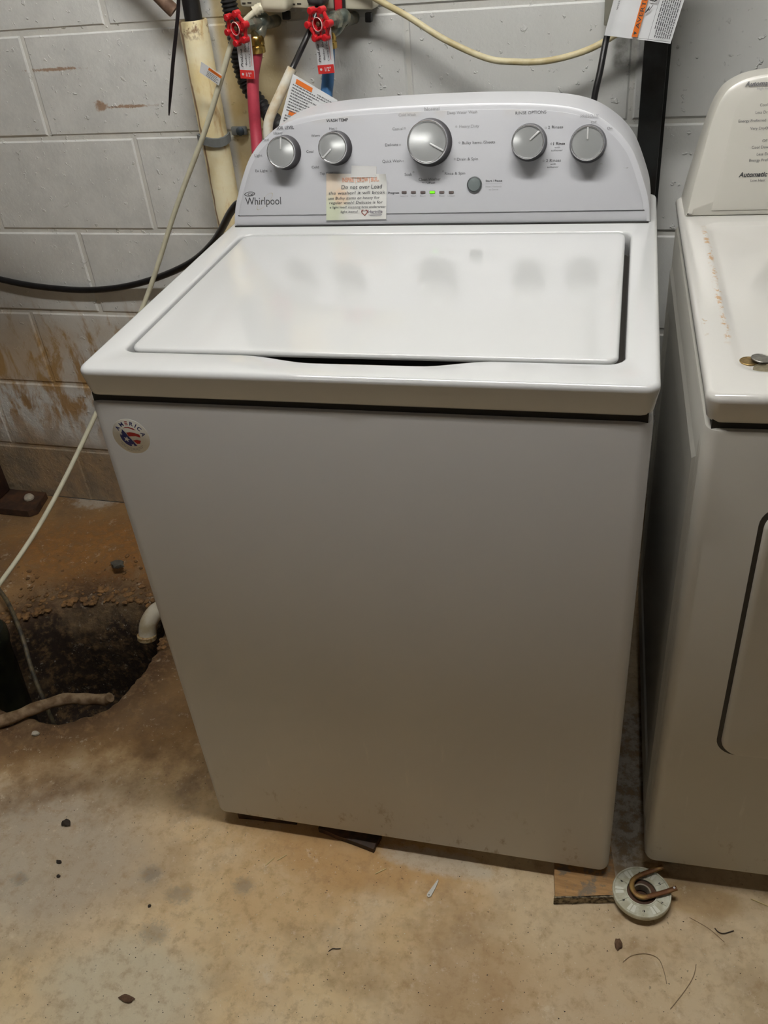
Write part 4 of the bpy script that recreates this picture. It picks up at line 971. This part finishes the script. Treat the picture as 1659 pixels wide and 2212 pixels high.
m.tube([(.232, -.692, .000), (.242, -.689, .006), (.247, -.688, .010)], .011, 12, sm=0)
single('corroded_rod', M('corroded_hose', lin(150, 128, 100), 0.8, col2=lin(104, 80, 52), scale=40, bump=0.6, bscale=120), m, 'corroded brown pipe lying across the edge of the sump pit', 'pipe', (-.02, -.84, .0))
m = MB(); m.tube([(.57, -.02, .028), (.565, -.14, .028), (.53, -.25, .028), (.46, -.33, .029), (.36, -.377, .030), (.275, -.402, .030), (.232, -.425, .024), (.212, -.448, .002), (.207, -.462, -.030)], .0205, 20, caps=True)
ep = thing('drain_elbow', 'white plastic drain elbow emptying into the sump pit', 'pipe', (.36, -.375, .008))
rel(m, ep).build('pipe', PVCW, ep)
rel(MB().lathe([(.0205, 0), (.0225, .001), (.0228, .011), (.0205, .013)], 20, align((.05, .25, 1), (.2065, -.466, -.036))), ep).build('rusty_rim', M('rusty_pvc_rim', lin(150, 112, 64), 0.6, col2=lin(206, 184, 140), scale=90), ep)
rel(MB().tube([(.262, -.4085, .0295), (.240, -.420, .0265)], .0222, 20, sm=0), ep).build('collar', PVCW, ep)

# packing under the washer
def slab(P, z0, z1, jit=.0):
    m = MB(); P2 = []
    for (a, b) in zip(P, P[1:] + P[:1]):
        for t in range(6): q = t / 6; P2.append((a[0] + (b[0] - a[0]) * q + rnd.uniform(-jit, jit), a[1] + (b[1] - a[1]) * q + rnd.uniform(-jit, jit)))
    m.loops([lift(P2, z0), lift(P2, z1)], True, True); return m
pk = thing('plank', 'short weathered plank under the washer foot beside the round flange', 'plank', (1.26, -.86, 0))
rel(slab([(1.2205, -.9455), (1.318, -.921), (1.29, -.78), (1.20, -.80)], .001, .0182, .0006), pk).build('board', WOOD, pk)
rel(slab([(1.2195, -.9490), (1.319, -.9240), (1.318, -.9195), (1.2205, -.9440)], .0012, .0175, .0014), pk).build('crusted_edge', CRUST, pk)
m = slab([(.795, -.902), (.903, -.921), (.91, -.885), (.80, -.85)], .0005, .012, .001); m.v = [(x, y, z + (.012 if y > -.885 else 0)) for x, y, z in m.v]
single('wood_shim', WOODDK, m, 'dark split wood shim poking out below the washer front', 'wood shim', (.85, -.90, 0))
m = slab([(.64, -.905), (.75, -.897), (.75, -.82), (.64, -.82)], .0005, .0225, .001)
single('wood_block', WOODDK, m, 'dark wooden block under the washer corner nearest the sump pit', 'wood block', (.69, -.86, 0))

# closet flange with rusty U bolt
fl = thing('drain_flange', 'round white plastic floor flange lying between washer and dryer', 'flange', (1.3545, -.9095, 0))
tilt = Matrix.Rotation(R(-3), 4, 'X')
FLW = M('dirty_white_plastic', lin(216, 216, 198), 0.45, col2=lin(190, 186, 160), scale=60)
def TF(z=0): return tilt @ Matrix.Translation((0, 0, z))
MB().lathe([(.0235, .012), (.0455, .012), (.0462, .013), (.0462, .020), (.0455, .0212), (.0435, .0212), (.0430, .0200), (.0255, .0200), (.0250, .0212), (.0235, .0212), (.0230, .0195)], 64, TF(), False, False).build('flange_ring', FLW, fl)
MB().lathe([(.025, -.0005 + .004), (.025, .013), (.0225, .0185), (.0145, .0185), (.0135, .0175), (.0135, .004)], 40, TF(), True, False).build('rusty_collar', RUST, fl)
MB().lathe([(.0150, .0186), (.0150, .0200), (.0125, .0200), (.0122, .006)], 32, TF(), False, False).build('threaded_neck', M('neck_grey', lin(150, 142, 124), 0.5, var=0.3, scale=60), fl)
for q in range(12):
    a = 2 * math.pi * (q + .2) / 12; m = MB().box((0, 0, 0), (.0175, .0012, .0014), Matrix.Rotation(a, 3, 'Z')); mm = MB(); mm.add(m.v, m.f, TF() @ Matrix.Translation((.0342 * math.cos(a), .0342 * math.sin(a), .0205))); mm.build('rib', FLW, fl)
for q in range(6):
    a = 2 * math.pi * (q + .62) / 6; MB().lathe([(.0021, .0196), (.0021, .0203)], 12, TF() @ Matrix.Translation((.0345 * math.cos(a), .0345 * math.sin(a), 0))).build('screw_hole', DARK, fl)
    a = 2 * math.pi * (q + .12) / 6
    L = [[(r_ * math.cos(a + t), r_ * math.sin(a + t), .0203) for t in (-.16, -.08, 0, .08, .16)] + [(r2 * math.cos(a + t), r2 * math.sin(a + t), .0203) for t in (.16, .08, 0, -.08, -.16)] for r_, r2 in ((.0285, .0415),)]
    mm = MB(); mm.add(L[0], [tuple(range(10))], TF()); mm.build('raised_pad', M('flange_pad', lin(232, 232, 218), 0.4), fl)
ub = thing('u_bolt', 'rusty U-shaped metal bracket resting on the round flange', 'bracket', (1.36, -.90, .022))
P = [(1.3855, -.8615), (1.372, -.8690), (1.357, -.8790), (1.345, -.8880), (1.3385, -.8985), (1.3400, -.9110), (1.3480, -.9200), (1.3590, -.9210), (1.372, -.9145), (1.390, -.9050), (1.4075, -.8955)]
m = MB(); m.tube([(x, y, .0262 + (.003 if i in (0, 10) else 0)) for i, (x, y) in enumerate(P)], .0042, 10, 1.0)
m.v = [(x, y, .0262 + (z - .0262) * .75) for x, y, z in m.v]
rel(m, ub).build('bar', M('rusty_brass_bar', lin(150, 120, 64), 0.55, 0.5, col2=lin(104, 66, 38), scale=50, bump=0.4, bscale=200), ub)
rel(MB().lathe([(.0018, 0), (.0018, .0006)], 12, Matrix.Translation((1.4035, -.8976, .0312))), ub).build('bar_eye', PAPER, ub)

# small things on the floor
m = MB(); P = [(1.0235, -.9500), (1.0262, -.9492), (1.0245, -.962), (1.0215, -.974), (1.0200, -.9800), (1.0165, -.9825), (1.0130, -.9805), (1.0128, -.9765), (1.0165, -.968)]
m.loops([lift(P, .0008), lift(P, .0030)], True, True)
cpz = thing('plastic_strip', 'small tapered white plastic tab lying in front of the washer', 'plastic tab', (1.019, -.967, 0))
rel(m, cpz).build('tab', M('milky_plastic', lin(218, 216, 208), 0.3), cpz)
rel(MB().lathe([(.0010, .003), (.0010, .0033)], 10, Matrix.Translation((1.0165, -.9785, 0))), cpz).build('pin_hole', DARK, cpz)
def lump(name, c, r, mat, label, cat, seed, sq=.5):
    bm = bmesh.new(); bmesh.ops.create_icosphere(bm, subdivisions=2, radius=1.0)
    for v in bm.verts:
        d = 1 + .45 * noise.noise(v.co * 1.6 + Vector((seed, 0, 0))); v.co = Vector((v.co.x * d * r[0], v.co.y * d * r[1], v.co.z * d * r[2]))
    bm.verts.index_update(); mz = min(v.co.z for v in bm.verts)
    m = MB(); m.add([v.co + Vector((c[0], c[1], -mz * .9)) for v in bm.verts], [[v.index for v in f.verts] for f in bm.faces]); bm.free()
    return single(name, mat, m, label, cat, (c[0], c[1], 0))
CLOD = M('brown_clod', lin(104, 78, 56), 0.9, var=0.3, scale=200, bump=0.5, bscale=400)
DEADL = M('black_debris', lin(50, 40, 30), 0.8, var=0.3, scale=200)
lump('dirt_clod', (1.324, -.995), (.0062, .0085, .003), CLOD, 'brown dirt clod on the floor in front of the round flange', 'dirt clod', 1)
lump('dirt_clod', (.321, -.985), (.009, .007, .004), DEADL, 'largest dark debris clump on the grey concrete before the sump pit', 'dirt clod', 2)
lump('dirt_clod', (.352, -1.060), (.006, .0035, .0025), DEADL, 'small black crumb with a tinier crumb beside it on grey concrete', 'dirt clod', 3)
lump('dirt_clod', (.367, -1.085), (.0035, .003, .002), DEADL, 'tiniest black crumb, beside a slightly larger black crumb', 'dirt clod', 4)
lump('dirt_clod', (.595, -1.249), (.012, .006, .003), CLOD, 'elongated brown leaf crumb on the pale concrete patch', 'dirt clod', 5)
lump('dirt_clod', (.556, -1.10), (.0028, .003, .002), DEADL, 'tiny round black crumb between the grey floor blotches', 'dirt clod', 6)
lump('pebble', (.03, -.27), (.020, .013, .010), M('grey_stone', lin(92, 88, 78), 0.8, var=0.3, scale=120), 'grey pebble in the brown earth behind the sump pit', 'pebble', 8)
lump('pebble', (.135, -.805), (.009, .006, .004), M('pale_chip', lin(196, 188, 170), 0.7, var=0.2, scale=120), 'pale chip on the near lip of the sump pit', 'pebble', 9)
STRAW = M('dry_straw', lin(214, 196, 140), 0.6); HAIR = M('dark_fibre', lin(60, 46, 34), 0.6); HAIRP = M('pale_fibre', lin(150, 128, 98), 0.6)
def fibre(name, P, r, mat, label, cat, grp):
    m = MB(); m.tube([(x, y, z) for x, y, z in [(a, b, r + .0006) for a, b in P]], r, 6, sm=5); single(name, mat, m, label, cat, (P[0][0], P[0][1], 0), grp)
for P, l in (([(.724, -.986), (.734, -.968)], 'short straw farther from the washer than the straw beside it'), ([(.741, -.972), (.753, -.958)], 'short straw nearer the washer than the straw beside it'), ([(.917, -.960), (.933, -.946)], 'pale straw in front of the dark wood shim'), ([(1.524, -.872), (1.552, -.880), (1.58, -.893)], 'long pale straw on the floor in front of the dryer')):
    fibre('straw', P, .0009, STRAW, l, 'straw', 'straws on the floor')
for P, mt, r, l in (([(1.333, -1.021), (1.345, -1.008), (1.365, -1.000), (1.384, -1.003), (1.393, -1.02), (1.398, -1.04)], HAIRP, .0006, 'long hair curved in an arch on the floor'), ([(1.440, -1.000), (1.436, -1.02), (1.424, -1.044), (1.404, -1.076)], HAIRP, .0006, 'long pale hair lying nearly straight beside the arched hair'),
                    ([(1.468, -.935), (1.473, -.940), (1.481, -.941), (1.496, -.933)], HAIR, .0009, 'short black curved fibre in front of the dryer'), ([(.881, -1.107), (.886, -1.101), (.892, -1.100), (.899, -1.098)], HAIR, .0008, 'short brown curled fibre on the floor before the washer'), ([(1.43, -.925), (1.46, -.938), (1.482, -.955)], HAIRP, .0005, 'faint pale hair beside the short black curved fibre')):
    fibre('hair_strand', P, r, mt, l, 'hair', 'hairs on the floor')
def grit(name, mat, n, seed, smax, label):
    q = random.Random(seed); m = MB()
    for _ in range(n):
        x = q.uniform(.1, 1.6); y = q.uniform(-1.4, -.93) if x > .58 else q.uniform(-1.4, -.8)
        s = q.uniform(.0005, smax) * (.6 + .4 * q.random()); a = q.uniform(0, 6.28)
        P = [(x + s * math.cos(a + t) * (1.6 if t == 0 else 1), y + s * math.sin(a + t), .0004) for t in (0, 2.1, 4.2)]
        m.add(P + [(x, y, .0004 + s * .8)], [(0, 1, 3), (1, 2, 3), (2, 0, 3), (0, 2, 1)])
    o = m.build(name, mat, smooth=False); tag(o, label, 'grit', kind='stuff')
grit('dark_grit', DEADL, 700, 11, .0016, 'scattered dark specks of grit on the concrete floor')
grit('pale_grit', M('pale_grit', lin(232, 226, 208), 0.7), 700, 12, .0013, 'scattered pale specks of grit on the concrete floor')

q = random.Random(5); m = MB()
bm = bmesh.new(); bmesh.ops.create_icosphere(bm, subdivisions=1, radius=1.0); bm.verts.index_update(); IV = [v.co.copy() for v in bm.verts]; IF = [[v.index for v in f.verts] for f in bm.faces]; bm.free()
for _ in range(420):
    a = R(q.uniform(15, 165)); e = abs(q.gauss(0, .09)); rr = pit_r(math.degrees(a)) + e
    x = CTR[0] + rr * math.cos(a); y = CTR[1] + rr * math.sin(a)
    if y > -.03 or x > .50: continue
    sz = q.uniform(.002, .0075) * (1.2 if e < .06 else .8); z = -.032 * max(0, math.sin(a)) ** .7 * max(0.0, 1 - e / .22)
    sx, sy, sz2 = sz * q.uniform(.7, 1.5), sz * q.uniform(.7, 1.5), sz * q.uniform(.4, .8)
    m.add([(x + v.x * sx * (1 + q.uniform(-.2, .2)), y + v.y * sy * (1 + q.uniform(-.2, .2)), z + v.z * sz2) for v in IV], IF)
tag(m.build('earth_crumbs', M('brown_earth', lin(150, 112, 68), 0.95, col2=lin(104, 78, 50), scale=60, bump=0.6, bscale=300), smooth=False), 'loose brown earth crumbs along the far lip of the pit', 'earth', kind='stuff')
